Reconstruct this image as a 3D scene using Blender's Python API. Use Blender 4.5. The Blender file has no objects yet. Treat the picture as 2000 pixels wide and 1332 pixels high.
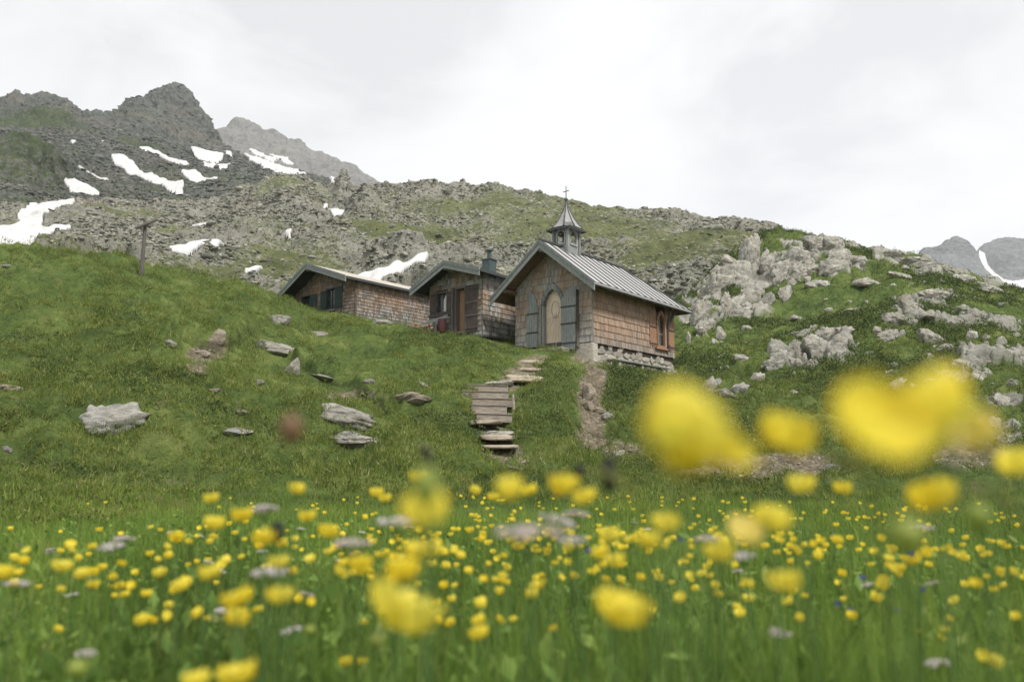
import bpy, math, random
import numpy as np
from mathutils import Vector, Matrix
from mathutils.geometry import tessellate_polygon

random.seed(7); RNG = np.random.default_rng(7)
scene = bpy.context.scene
COL = scene.collection

# ------------------------------------------------------------------ camera
FPX, PITCH = 1555.0, 0.141            # focal length in pixels of a 2000 px wide frame, upward tilt
cam_d = bpy.data.cameras.new('camera'); cam = bpy.data.objects.new('camera', cam_d); COL.objects.link(cam)
cam.location = (0, 0, 0); cam.rotation_euler = (math.pi/2 + PITCH, 0, 0)
cam_d.sensor_width = 36; cam_d.lens = 36*FPX/2000; cam_d.clip_start = 0.02; cam_d.clip_end = 9000
cam_d.dof.use_dof = True; cam_d.dof.focus_distance = 31.0; cam_d.dof.aperture_fstop = 2.8
scene.camera = cam
HAZE_D = 1.5e-4

# ------------------------------------------------------------------ sky and sun
SUN_EL, SUN_AZ = math.radians(52), math.radians(140)     # azimuth clockwise from +Y
world = bpy.data.worlds.new('World'); scene.world = world; world.use_nodes = True
nt = world.node_tree; nt.nodes.clear()
def N(t, **k):
    n = nt.nodes.new(t)
    for a, b in k.items(): setattr(n, a, b)
    return n
out = N('ShaderNodeOutputWorld'); mixs = N('ShaderNodeMixShader'); bg1 = N('ShaderNodeBackground'); bg2 = N('ShaderNodeBackground')
sky = N('ShaderNodeTexSky', sky_type='NISHITA'); sky.sun_disc = False; sky.sun_elevation = SUN_EL; sky.sun_rotation = SUN_AZ
nt.links.new(sky.outputs[0], bg1.inputs[0]); bg1.inputs[1].default_value = 0.1
tc = N('ShaderNodeTexCoord')
mp = N('ShaderNodeMapping'); mp.inputs['Scale'].default_value = (1.0, 1.0, 2.1); mp.inputs['Location'].default_value = (3.1, 0.4, 1.7)
nt.links.new(tc.outputs['Generated'], mp.inputs[0])
n1 = N('ShaderNodeTexNoise'); n1.inputs['Scale'].default_value = 3.0; n1.inputs['Detail'].default_value = 9; n1.inputs['Roughness'].default_value = .56; n1.inputs['Distortion'].default_value = .5
nt.links.new(mp.outputs[0], n1.inputs['Vector'])
cr = N('ShaderNodeValToRGB'); cr.color_ramp.elements[0].position = .38; cr.color_ramp.elements[0].color = (.545, .548, .555, 1)
cr.color_ramp.elements[1].position = .60; cr.color_ramp.elements[1].color = (.69, .69, .685, 1)
e = cr.color_ramp.elements.new(.47); e.color = (.62, .62, .624, 1)
nt.links.new(n1.outputs[0], cr.inputs[0]); nt.links.new(cr.outputs[0], bg2.inputs[0]); bg2.inputs[1].default_value = 1.0
mixs.inputs[0].default_value = .94
nt.links.new(bg1.outputs[0], mixs.inputs[1]); nt.links.new(bg2.outputs[0], mixs.inputs[2]); nt.links.new(mixs.outputs[0], out.inputs[0])
sd = bpy.data.lights.new('sun', 'SUN'); sd.energy = 2.7; sd.angle = math.radians(10); sd.color = (1, .96, .9)
sun = bpy.data.objects.new('sun', sd); COL.objects.link(sun)
sdir = Vector((math.sin(SUN_AZ)*math.cos(SUN_EL), math.cos(SUN_AZ)*math.cos(SUN_EL), math.sin(SUN_EL)))
sun.rotation_euler = sdir.to_track_quat('Z', 'Y').to_euler(); sun.location = (20, -20, 60)
scene.view_settings.view_transform = 'Standard'; scene.view_settings.look = 'None'
scene.view_settings.exposure = 0.64; scene.view_settings.gamma = 1
scene.cycles.max_bounces = 6; scene.cycles.diffuse_bounces = 3; scene.cycles.glossy_bounces = 2
scene.cycles.transmission_bounces = 3; scene.cycles.transparent_max_bounces = 6; scene.cycles.volume_bounces = 0

# ------------------------------------------------------------------ helpers: tagging, meshes
def tag(o, label=None, cat=None, group=None, kind=None):
    for k, v in (('label', label), ('category', cat), ('group', group), ('kind', kind)):
        if v: o[k] = v
    return o
def empty(name, loc, rz=0.0, parent=None):
    o = bpy.data.objects.new(name, None); o.location = loc; o.rotation_euler = (0, 0, rz); o.empty_display_size = .2
    COL.objects.link(o); o.parent = parent; return o
def np_mesh(name, V, F, mat=None, smooth=False, attrs=None):
    """V (n,3); F list of arrays, each (m,k)"""
    me = bpy.data.meshes.new(name); V = np.asarray(V, np.float32)
    Fs = [np.asarray(f, np.int32) for f in (F if isinstance(F, (list, tuple)) else [F]) if len(f)]
    me.vertices.add(len(V)); me.vertices.foreach_set('co', V.ravel())
    nl = sum(f.size for f in Fs); npoly = sum(len(f) for f in Fs)
    me.loops.add(nl); me.loops.foreach_set('vertex_index', np.concatenate([f.ravel() for f in Fs]))
    tot = np.concatenate([np.full(len(f), f.shape[1], np.int32) for f in Fs])
    me.polygons.add(npoly); me.polygons.foreach_set('loop_start', np.concatenate([[0], np.cumsum(tot)[:-1]]).astype(np.int32))
    me.polygons.foreach_set('loop_total', tot)
    if smooth: me.polygons.foreach_set('use_smooth', np.ones(npoly, bool))
    me.update(calc_edges=True)
    for k, a in (attrs or {}).items():
        at = me.attributes.new(k, 'FLOAT', 'POINT'); at.data.foreach_set('value', np.asarray(a, np.float32).ravel())
    if mat: me.materials.append(mat)
    return me
def obj(name, me, parent=None, loc=(0, 0, 0)):
    o = bpy.data.objects.new(name, me); o.location = loc; COL.objects.link(o); o.parent = parent; return o
class MB:
    """collects simple solids and links them as ONE mesh object"""
    def __init__(s): s.v = []; s.f = []
    def add(s, V, F):
        n = len(s.v); s.v += [tuple(map(float, p)) for p in V]; s.f += [tuple(i+n for i in f) for f in F]; return s
    def hexa(s, P): return s.add(P, [(0,3,2,1),(4,5,6,7),(0,1,5,4),(1,2,6,5),(2,3,7,6),(3,0,4,7)])
    def box(s, x0, x1, y0, y1, z0, z1):
        return s.hexa([(x0,y0,z0),(x1,y0,z0),(x1,y1,z0),(x0,y1,z0),(x0,y0,z1),(x1,y0,z1),(x1,y1,z1),(x0,y1,z1)])
    def beam(s, p, q, w, h, up=(0, 0, 1)):
        p, q = Vector(p), Vector(q); d = (q-p).normalized(); r = d.cross(Vector(up)).normalized(); u = r.cross(d).normalized()
        P = []
        for b in (p, q):
            for i, j in ((-1,-1),(1,-1),(1,1),(-1,1)): P.append(b + r*(w/2*i) + u*(h/2*j))
        return s.add(P, [(0,1,2,3),(7,6,5,4),(0,4,5,1),(1,5,6,2),(2,6,7,3),(3,7,4,0)])
    def tube(s, pts, rad, n=8, cap=True):
        pts = [Vector(p) for p in pts]; rad = rad if hasattr(rad, '__len__') else [rad]*len(pts); V = []; F = []
        for i, p in enumerate(pts):
            d = (pts[min(i+1, len(pts)-1)] - pts[max(i-1, 0)]).normalized()
            a = d.cross(Vector((0, 0, 1)) if abs(d.z) < .9 else Vector((1, 0, 0))).normalized(); b = d.cross(a)
            for k in range(n):
                t = 2*math.pi*k/n; V.append(p + (a*math.cos(t) + b*math.sin(t))*rad[i])
        for i in range(len(pts)-1):
            for k in range(n): F.append((i*n+k, i*n+(k+1) % n, (i+1)*n+(k+1) % n, (i+1)*n+k))
        if cap: F += [tuple(range(n))[::-1], tuple((len(pts)-1)*n+k for k in range(n))]
        return s.add(V, F)
    def prism(s, poly, y0, y1):
        """poly in (x,z), extruded between y0 and y1"""
        n = len(poly); V = [(x, y0, z) for x, z in poly] + [(x, y1, z) for x, z in poly]
        F = [tuple(range(n)), tuple(range(2*n-1, n-1, -1))] + [(i, i+n, (i+1) % n+n, (i+1) % n) for i in range(n)]
        return s.add(V, F)
    def prismx(s, poly, x0, x1):
        """poly in (y,z), extruded along x"""
        n = len(poly); V = [(x0, y, z) for y, z in poly] + [(x1, y, z) for y, z in poly]
        F = [tuple(range(n))[::-1], tuple(range(n, 2*n))] + [(i, (i+1) % n, (i+1) % n+n, i+n) for i in range(n)]
        return s.add(V, F)
    def slab(s, poly3, th):
        """planar 3d polygon thickened downwards by th"""
        n = len(poly3); V = list(poly3) + [(p[0], p[1], p[2]-th) for p in poly3]
        F = [tuple(range(n)), tuple(range(2*n-1, n-1, -1))] + [(i, i+n, (i+1) % n+n, (i+1) % n) for i in range(n)]
        return s.add(V, F)
    def holed(s, outer, holes, y):
        """flat wall in the plane y with holes (x,z loops)"""
        loops = [[Vector((x, z, 0)) for x, z in lp] for lp in [outer]+holes]
        tris = tessellate_polygon(loops); flat = [(p.x, y, p.y) for lp in loops for p in lp]
        return s.add(flat, [tuple(t) for t in tris])
    def build(s, name, mat, parent=None, bevel=0, smooth=False, loc=(0, 0, 0)):
        me = bpy.data.meshes.new(name); me.from_pydata(s.v, [], s.f); me.materials.append(mat)
        import bmesh
        bm = bmesh.new(); bm.from_mesh(me); bmesh.ops.recalc_face_normals(bm, faces=bm.faces); bm.to_mesh(me); bm.free()
        if smooth: me.polygons.foreach_set('use_smooth', np.ones(len(me.polygons), bool))
        o = obj(name, me, parent, loc)
        if bevel:
            m = o.modifiers.new('bevel', 'BEVEL'); m.width = bevel; m.segments = 2; m.limit_method = 'ANGLE'
        return o

# ------------------------------------------------------------------ noise in numpy
def _h(ix, iy, iz, seed):
    with np.errstate(over='ignore'):
        h = (ix.astype(np.uint32)*np.uint32(374761393)) ^ (iy.astype(np.uint32)*np.uint32(668265263)) ^ (iz.astype(np.uint32)*np.uint32(2147483647 - 5)) ^ np.uint32(seed*974711 % 4294967291)
        h = (h ^ (h >> np.uint32(13)))*np.uint32(1274126177); h = h ^ (h >> np.uint32(16))
        h = h*np.uint32(2246822519); h = h ^ (h >> np.uint32(15))
    return h.astype(np.float64)/4294967295.0
def vnoise(x, y, z=None, seed=1):
    if z is None: z = np.zeros_like(x)
    fx, fy, fz = np.floor(x), np.floor(y), np.floor(z); u, v, w = x-fx, y-fy, z-fz
    u = u*u*(3-2*u); v = v*v*(3-2*v); w = w*w*(3-2*w)
    ix, iy, iz = fx.astype(np.int64), fy.astype(np.int64), fz.astype(np.int64); r = 0
    dz = (0, 1) if np.any(w) else (0,)
    for a in (0, 1):
        for b in (0, 1):
            for c in dz:
                r = r + _h(ix+a, iy+b, iz+c, seed)*(u if a else 1-u)*(v if b else 1-v)*(w if c else 1-w)
    return r*2-1
def fbm(x, y, z=None, oct=4, seed=1, gain=.5, ridged=False):
    r = 0; a = 1; s = 0
    for o in range(oct):
        k = 2.03**o; n = vnoise(x*k+o*17.3, y*k-o*9.1, None if z is None else z*k+o*5.7, seed+o)
        if ridged: n = 1-2*np.abs(n)
        r = r+a*n; s += a; a *= gain
    return r/s
def cellular(x, y, seed=1, tilt=.6):
    """blocky boulder field: every Voronoi cell is a tilted facet at its own height; returns height, edge distance, cell random"""
    ix, iy = np.floor(x).astype(np.int64), np.floor(y).astype(np.int64); z0 = np.zeros_like(ix)
    d1 = np.full(x.shape, 9.); d2 = np.full(x.shape, 9.); hh = np.zeros(x.shape); rr = np.zeros(x.shape)
    for a in (-1, 0, 1):
        for b in (-1, 0, 1):
            cx, cy = ix+a, iy+b
            px = cx+.5+.9*(_h(cx, cy, z0, seed)-.5); py = cy+.5+.9*(_h(cx, cy, z0, seed+11)-.5)
            dx, dy = x-px, y-py; d = np.hypot(dx, dy)
            r = _h(cx, cy, z0, seed+23); g1 = _h(cx, cy, z0, seed+31)-.5; g2 = _h(cx, cy, z0, seed+37)-.5
            h = (r-.5)+(dx*g1+dy*g2)*2*tilt
            m = d < d1
            d2 = np.where(m, d1, np.minimum(d2, d)); hh = np.where(m, h, hh); rr = np.where(m, r, rr); d1 = np.where(m, d, d1)
    return hh, d2-d1, rr
def sstep(a, b, x):
    t = np.clip((x-a)/(b-a), 0, 1); return t*t*(3-2*t)

# ------------------------------------------------------------------ photograph geometry -> world
CP, SP = math.cos(PITCH), math.sin(PITCH)
def P3(x, y, d):
    """point seen at photo pixel (x,y), d metres ahead (along +Y)"""
    x = np.asarray(x, float); y = np.asarray(y, float); d = np.asarray(d, float)
    vx = (x-1000)/FPX; vz = (666-y)/FPX; k = d/(CP-vz*SP)
    return np.stack([vx*k, np.broadcast_to(d, k.shape)*1.0, (SP+vz*CP)*k], -1)
def PX(P):
    P = np.asarray(P, float); yc = P[..., 1]*CP+P[..., 2]*SP; zc = -P[..., 1]*SP+P[..., 2]*CP
    return 1000+FPX*P[..., 0]/yc, 666-FPX*zc/yc

# ------------------------------------------------------------------ the near ground: a smooth surface through surveyed points
ctl = np.array("""-300 962 11 0 952 11.5 300 946 12.5 600 927 13.5 900 913 15.5 1000 905 16.5 1140 897 18 1300 924 18 1500 930 17.5 1700 927 18 2000 927 18 2300 930 18
-300 830 15 0 830 15 300 832 15.5 600 842 16.5 850 858 18 975 895 17 970 855 18.6 960 815 20.4 965 750 23.2 1015 728 25.5 1040 702 29 1085 690 31.2
-300 650 20 0 652 20.5 300 665 22 600 722 24 850 752 24.5
-300 560 23.5 0 565 24 300 590 27 600 655 31 800 690 30.5 930 690 30.5
-300 486 27 0 512 27.5 150 518 29.5 275 530 31.5 400 552 34.5 500 584 37.5 560 598 40 690 621 39.7 760 635 38.5 840 655 36.3 930 664 34.6 1000 684 32.8
540 590 45 1158 709 32.2 1315 738 37.8 1240 725 35 1100 690 31.8 1100 692 38
1200 742 29.5 1250 772 27 1210 835 22.5 1150 785 24.2 1160 855 20.5 1300 835 22.5 1350 785 28 1375 748 36 1345 705 43 1338 640 50 1348 590 56
1090 765 25 1110 830 21.5 1060 862 19.5
1400 850 22 1600 868 22 1900 875 22 2200 885 21 1400 772 30 1600 790 28 1900 790 27 2200 800 26 1400 690 41 1600 690 37.5 1900 690 34 2200 715 32
1450 600 53 1650 600 47.5 1850 620 42 2000 645 38 2200 690 36
1365 560 60 1410 520 64 1470 478 67 1520 472 67 1600 464 64 1700 492 60 1780 512 57.5 1850 524 55 1930 562 50.5 1990 608 46.5 2100 672 43 2300 745 38""".split(), float).reshape(-1, 3)
W1 = P3(ctl[:, 0], ctl[:, 1], ctl[:, 2])
ctl2 = np.array("""0 0 -.5 3 -3 -.5 -3 -3 -.5 10 -10 -.7 -10 -10 -.7 0 4 -.6 -3 6 -.6 4 6 -.62 0 10 -.62 -7 9 -.55 7 9 -.6 12 10 -.6 -12 8 -.4 30 -20 -2 -30 -20 -1 0 -30 -2
25 8 -.6 40 16 .5 -25 8 .5 -26 40 7.2 -20 50 4.5 -30 60 3 -12 58 3.5 -5 52 5.2 -8 47 6.5 2 42 5 0 50 4.8 5 60 5.5 14 70 8 -40 45 8 -45 25 7
20 88 10 30 85 11 38 75 10 42 62 8 50 50 7 60 40 5 10 80 7 -10 80 3 -50 70 2 55 75 5""".split(), float).reshape(-1, 3)
CT = np.vstack([W1, ctl2]); CT = CT[np.argsort(CT[:, 1])]
def _tps_fit(C, lam=.02):
    n = len(C); D = np.hypot(C[:, None, 0]-C[None, :, 0], C[:, None, 1]-C[None, :, 1])
    K = np.where(D > 0, D**2*np.log(np.maximum(D, 1e-9)), 0)+lam*np.eye(n)*10; Pm = np.c_[np.ones(n), C[:, :2]]
    A = np.zeros((n+3, n+3)); A[:n, :n] = K; A[:n, n:] = Pm; A[n:, :n] = Pm.T
    return np.linalg.solve(A, np.r_[C[:, 2], 0, 0, 0])
TW = _tps_fit(CT)
def base_z(x, y):
    x = np.asarray(x, float).ravel(); y = np.asarray(y, float).ravel(); r = TW[-3]+TW[-2]*x+TW[-1]*y; n = len(CT)
    for s in range(0, len(x), 20000):
        D2 = (x[s:s+20000, None]-CT[None, :, 0])**2+(y[s:s+20000, None]-CT[None, :, 1])**2
        r[s:s+20000] += (.5*D2*np.log(np.maximum(D2, 1e-12)))@TW[:n]
    return r
GULLY = P3(np.array([1165, 1150, 1155, 1165, 1180]), np.array([725, 760, 800, 845, 885]), np.array([29, 25.5, 23, 20.5, 18.5]))[:, :2]
STAIR = P3(np.array([1060, 1035, 1012, 965, 960, 968, 985]), np.array([692, 705, 735, 765, 805, 850, 892]), np.array([30.8, 28.5, 25.2, 22.8, 20.8, 18.9, 17.2]))[:, :2]
LEDGE = P3(np.array([585, 640, 700, 755]), np.array([752, 757, 775, 798]), np.array([24.5, 23, 21.5, 20.3]))[:, :2]
LEDGE2 = P3(np.array([375, 410, 440, 500]), np.array([640, 672, 665, 610]), np.array([22.5, 22.5, 23, 27]))[:, :2]
LEDGE3 = P3(np.array([405, 450, 515]), np.array([607, 600, 612]), np.array([29, 30, 31.5]))[:, :2]
LEDGE4 = P3(np.array([30, 80, 140]), np.array([592, 584, 600]), np.array([25, 25.5, 25]))[:, :2]
LEDGE5 = P3(np.array([0, 45]), np.array([770, 766]), np.array([17, 17]))[:, :2]
LEDGE6 = P3(np.array([230, 300, 350]), np.array([612, 600, 618]), np.array([27, 28, 28]))[:, :2]
LEDGES = [LEDGE, LEDGE2, LEDGE3]
def seg_dist(x, y, L):
    best = np.full(x.shape, 1e9); side = np.zeros(x.shape)
    for (ax, ay), (bx, by) in zip(L[:-1], L[1:]):
        dx, dy = bx-ax, by-ay; t = np.clip(((x-ax)*dx+(y-ay)*dy)/(dx*dx+dy*dy), 0, 1)
        d = np.hypot(x-ax-t*dx, y-ay-t*dy); m = d < best; best = np.where(m, d, best); side = np.where(m, np.sign((x-ax)*dy-(y-ay)*dx), side)
    return best, side
FLAT = [(3.314, 32.33, 4.585), (-1.343, 35, 5.22), (-8.024, 40, 6.837)]
def bump(x, y):
    r = np.hypot(x, y); far = sstep(9, 15, r)
    right = sstep(6, 12, x-.12*y)
    b = .015*fbm(x*3, y*3, oct=3, seed=3)+.05*fbm(x*.5, y*.5, oct=2, seed=5)
    lump = .46*fbm(x/3.2, y/3.2, oct=3, seed=11)+.20*np.abs(fbm(x/1.1, y/.8, oct=3, seed=12))*2-.15+.20*fbm(x*1.25, y*1.6, oct=4, seed=16, ridged=True)
    terr = .30*fbm(x/2.6, y/.9, oct=3, seed=14, ridged=True)
    hill = .8*fbm(x/6, y/6, oct=3, seed=21)+.38*fbm(x/2.2, y/1.8, oct=4, seed=22, ridged=True)
    dh, _ = seg_dist(x, y, STAIR); k = sstep(.6, 1.8, dh)
    for cx, cy, _z in FLAT: k = k*sstep(2.5, 6, np.hypot(x-cx, y-cy-2))*.6+k*.4
    b = b+far*(lump+terr*(1-right))*k+far*right*hill*sstep(20, 32, r)
    dg, _ = seg_dist(x, y, GULLY); b = b-.28*np.exp(-(dg/.6)**2)+.16*np.exp(-((dg-1.35)/.5)**2)*(x < GULLY[:, 0].mean())
    b = b-.10*np.exp(-(dh/.6)**4)
    for L, h in zip(LEDGES, (.34, .40, .32)):
        dl, sd_ = seg_dist(x, y, L); s = dl*sd_     # a small bank: higher uphill of the line
        b = b+h*np.exp(-(dl/1.3)**2)*(sstep(-.10, .10, -s)-.5)
    return b
def gz(x, y):
    x = np.atleast_1d(np.asarray(x, float)); y = np.atleast_1d(np.asarray(y, float)); sh = x.shape
    x = x.ravel(); y = y.ravel()
    return (base_z(x, y)+bump(x, y)).reshape(sh)
def hit(px, py, d0=2.0, d1=95.0):
    """first point of the near ground on the sight line through a photo pixel"""
    d = np.geomspace(d0, d1, 700); P = P3(np.full(700, px), np.full(700, py), d); g = gz(P[:, 0], P[:, 1])
    k = np.nonzero(g > P[:, 2])[0]
    i = k[0] if len(k) else int(np.argmin((P[:, 2]-g)/d))
    return Vector((P[i, 0], P[i, 1], g[i])), d[i]

# ------------------------------------------------------------------ materials
class Mat:
    def __init__(s, name, rough=.85, spec=.3):
        s.m = bpy.data.materials.new(name); s.m.use_nodes = True; s.nt = s.m.node_tree; s.nt.nodes.clear()
        s.out = s.n('ShaderNodeOutputMaterial'); s.b = s.n('ShaderNodeBsdfPrincipled')
        s.b.inputs['Roughness'].default_value = rough; s.b.inputs['Specular IOR Level'].default_value = spec
        s.nt.links.new(s.b.outputs[0], s.out.inputs[0]); s.co = s.n('ShaderNodeTexCoord'); s.geo = s.n('ShaderNodeNewGeometry')
        s.pos = s.geo.outputs['Position']; s.obj = s.co.outputs['Object']; s.isl = s.geo.outputs['Random Per Island']
    def n(s, t, **k):
        n = s.nt.nodes.new(t)
        for a, b in k.items(): setattr(n, a, b)
        return n
    def set(s, sock, v):
        if isinstance(v, bpy.types.NodeSocket): s.nt.links.new(v, sock)
        elif v is not None: sock.default_value = v if not (isinstance(v, tuple) and len(v) == 3 and sock.type == 'RGBA') else (*v, 1)
    def map(s, v, scale=(1, 1, 1), rot=(0, 0, 0)):
        m = s.n('ShaderNodeMapping'); m.inputs['Scale'].default_value = scale; m.inputs['Rotation'].default_value = rot; s.set(m.inputs[0], v); return m.outputs[0]
    def noise(s, v, scale, det=4, rough=.55, dist=0):
        n = s.n('ShaderNodeTexNoise'); n.inputs['Scale'].default_value = scale; n.inputs['Detail'].default_value = det
        n.inputs['Roughness'].default_value = rough; n.inputs['Distortion'].default_value = dist; s.set(n.inputs['Vector'], v); return n.outputs[0]
    def vor(s, v, scale, feat='F1', out='Distance'):
        n = s.n('ShaderNodeTexVoronoi', feature=feat); n.inputs['Scale'].default_value = scale; s.set(n.inputs['Vector'], v); return n.outputs[out]
    def ramp(s, f, stops, interp='LINEAR'):
        r = s.n('ShaderNodeValToRGB'); r.color_ramp.interpolation = interp; el = r.color_ramp.elements
        while len(el) < len(stops): el.new(.5)
        for e, (p, c) in zip(el, stops): e.position = p; e.color = (*c, 1) if hasattr(c, '__len__') else (c, c, c, 1)
        s.set(r.inputs[0], f); return r.outputs[0]
    def mix(s, f, a, b, mode='MIX'):
        m = s.n('ShaderNodeMix', data_type='RGBA', blend_type=mode); s.set(m.inputs[0], f); s.set(m.inputs[6], a); s.set(m.inputs[7], b); return m.outputs[2]
    def math(s, op, a, b=None, c=None):
        m = s.n('ShaderNodeMath', operation=op); s.set(m.inputs[0], a); s.set(m.inputs[1], b)
        if c is not None: s.set(m.inputs[2], c)
        return m.outputs[0]
    def attr(s, name): return s.n('ShaderNodeAttribute', attribute_name=name).outputs['Fac']
    def sep(s, v):
        x = s.n('ShaderNodeSeparateXYZ'); s.set(x.inputs[0], v); return x.outputs
    def bump(s, h, strength=.5, dist=.02, prev=None):
        b = s.n('ShaderNodeBump'); b.inputs['Strength'].default_value = strength; b.inputs['Distance'].default_value = dist; s.set(b.inputs['Height'], h)
        if prev: s.nt.links.new(prev, b.inputs['Normal'])
        return b.outputs[0]
    def fin(s, color=None, normal=None, rough=None, metal=None, trans=None):
        s.set(s.b.inputs['Base Color'], color)
        if normal is not None: s.nt.links.new(normal, s.b.inputs['Normal'])
        if rough is not None: s.set(s.b.inputs['Roughness'], rough)
        if metal is not None: s.b.inputs['Metallic'].default_value = metal
        if trans:
            t = s.n('ShaderNodeBsdfTranslucent'); s.set(t.inputs[0], color); ms = s.n('ShaderNodeMixShader'); ms.inputs[0].default_value = trans
            s.nt.links.new(s.b.outputs[0], ms.inputs[1]); s.nt.links.new(t.outputs[0], ms.inputs[2]); s.nt.links.new(ms.outputs[0], s.out.inputs[0])
        return s.m

def foliage(name, dark, mid, light, dry=(.22, .19, .08), patch=.35, dryamt=.62, trans=.42):
    m = Mat(name, .7, .2)
    p = m.noise(m.pos, patch, 4, .6); q = m.noise(m.pos, patch*6, 3, .6)
    f = m.math('ADD', m.math('MULTIPLY', p, .55), m.math('MULTIPLY', q, .45))
    c = m.ramp(f, [(.33, dark), (.5, mid), (.66, light)])
    c = m.mix(m.ramp(m.isl, [(dryamt, 0.), (1, .8)]), c, dry)
    c = m.mix(m.ramp(m.isl, [(.0, 1.), (.75, .0)]), c, m.mix(1, c, (.42, .50, .42), 'MULTIPLY'))
    return m.fin(c, trans=trans)
GRASS = foliage('meadow grass', (0.060, 0.109, 0.021), (0.226, 0.345, 0.062), (0.383, 0.437, 0.092), (.20, .19, .08), .3, .82)
TURF = foliage('hillside turf', (0.053, 0.080, 0.020), (0.182, 0.244, 0.048), (0.359, 0.365, 0.086), (.24, .20, .10), .45, .84)
TUSSOCK = foliage('tussock grass', (0.056, 0.082, 0.019), (0.193, 0.248, 0.052), (0.370, 0.375, 0.100), (.34, .29, .16), 1.1, .78)
HEATH = foliage('heath grass', (0.032, 0.052, 0.016), (0.104, 0.140, 0.036), (0.215, 0.229, 0.062), (.26, .22, .11), .5, .86)
SHRUB = foliage('dwarf shrubs', (0.033, 0.052, 0.022), (0.102, 0.147, 0.047), (0.219, 0.264, 0.086), (.16, .12, .07), .8, .85, .2)
LEAF = foliage('leafy herbs', (0.073, 0.135, 0.035), (0.218, 0.337, 0.074), (0.384, 0.458, 0.111), (.2, .2, .08), 1.2, .9)

def rockmat(name, a, b, lichen=(.30, .30, .22), scale=1.0, moss=.0, coord='obj'):
    m = Mat(name, .9, .25); v = m.obj if coord == 'obj' else m.pos
    c = m.ramp(m.noise(v, 1.6*scale, 8, .68, .4), [(.34, a), (.52, tuple((x+y)/2 for x, y in zip(a, b))), (.68, b)])
    c = m.mix(m.ramp(m.noise(v, 5*scale, 5, .7), [(.55, 0.), (.68, .75)]), c, lichen)
    c = m.mix(m.ramp(m.noise(v, 14*scale, 4, .7), [(.57, 0.), (.66, .7)]), c, (.07, .07, .06))
    c = m.mix(m.math('MULTIPLY', m.ramp(m.noise(v, .9*scale, 3), [(.5, 0.), (.7, 1.)]), .35), c, (.34, .27, .2))
    if moss:
        nz_ = m.sep(m.geo.outputs['Normal'])[2]
        k = m.math('MULTIPLY', m.ramp(nz_, [(.55, 0.), (.85, 1.)]), m.ramp(m.noise(v, 2.4*scale, 5, .6), [(.5, 0.), (.58, 1.)]))
        c = m.mix(m.math('MULTIPLY', k, moss), c, (.075, .105, .035))
    st = m.noise(m.map(v, (1, 1, 3.5), (.3, .2, 0)), 3*scale, 9, .72, .3)
    nb = m.bump(st, .9, .12/scale); nb = m.bump(m.noise(v, 26*scale, 4, .7), .6, .015/scale, nb)
    return m.fin(c, nb)
ROCK = rockmat('grey gneiss', (.22, .21, .185), (.54, .52, .465), moss=.6)
ROCKPALE = rockmat('pale gneiss', (.29, .285, .26), (.60, .585, .53), (.36, .37, .27))
OUTROCK = rockmat('outcrop gneiss', (.17, .165, .14), (.54, .52, .46), (.25, .26, .17), 1.5, moss=.9, coord='pos')
ROCKWARM = rockmat('warm path stone', (.30, .25, .19), (.52, .46, .37), (.36, .32, .22))
ROCKDARK = rockmat('dark weathered rock', (.10, .10, .10), (.27, .27, .25), (.16, .18, .12), moss=.9)

def groundmat():
    m = Mat('short turf and soil', .95, .1)
    f = m.math('ADD', m.math('MULTIPLY', m.noise(m.pos, .45, 4, .6), .55), m.math('MULTIPLY', m.noise(m.pos, 3.0, 5, .65), .45))
    c = m.ramp(f, [(.34, (.042, .065, .022)), (.5, (.09, .128, .036)), (.64, (.16, .19, .06))])
    c = m.mix(m.ramp(m.noise(m.pos, 2.2, 6, .7), [(.58, 0.), (.72, .7)]), c, (.15, .12, .075))
    c = m.mix(m.attr('soil'), c, m.ramp(m.noise(m.pos, 6, 6, .7), [(.35, (.09, .075, .05)), (.55, (.19, .16, .115)), (.72, (.36, .32, .25))]))
    c = m.mix(m.attr('undercut_shade'), c, m.ramp(m.noise(m.pos, 5, 5, .7), [(.4, (.020, .022, .014)), (.65, (.05, .048, .03))]))  # dark earth with the shade of the turf undercut painted in
    rc = m.ramp(m.noise(m.pos, 1.4, 8, .7, .4), [(.34, (.10, .10, .085)), (.52, (.24, .235, .20)), (.68, (.42, .405, .355))])
    rc = m.mix(m.ramp(m.noise(m.pos, 5, 5, .7), [(.56, 0.), (.68, .8)]), rc, (.09, .10, .07)); rc = m.mix(m.math('MULTIPLY', m.attr('cell'), .3), rc, (.44, .43, .38))
    c = m.mix(m.attr('bedrock'), c, rc)
    nb = m.bump(m.noise(m.map(m.pos, (1, 1, 3), (.3, .2, 0)), 4, 9, .72), .9, .12)
    return m.fin(c, nb)
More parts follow.
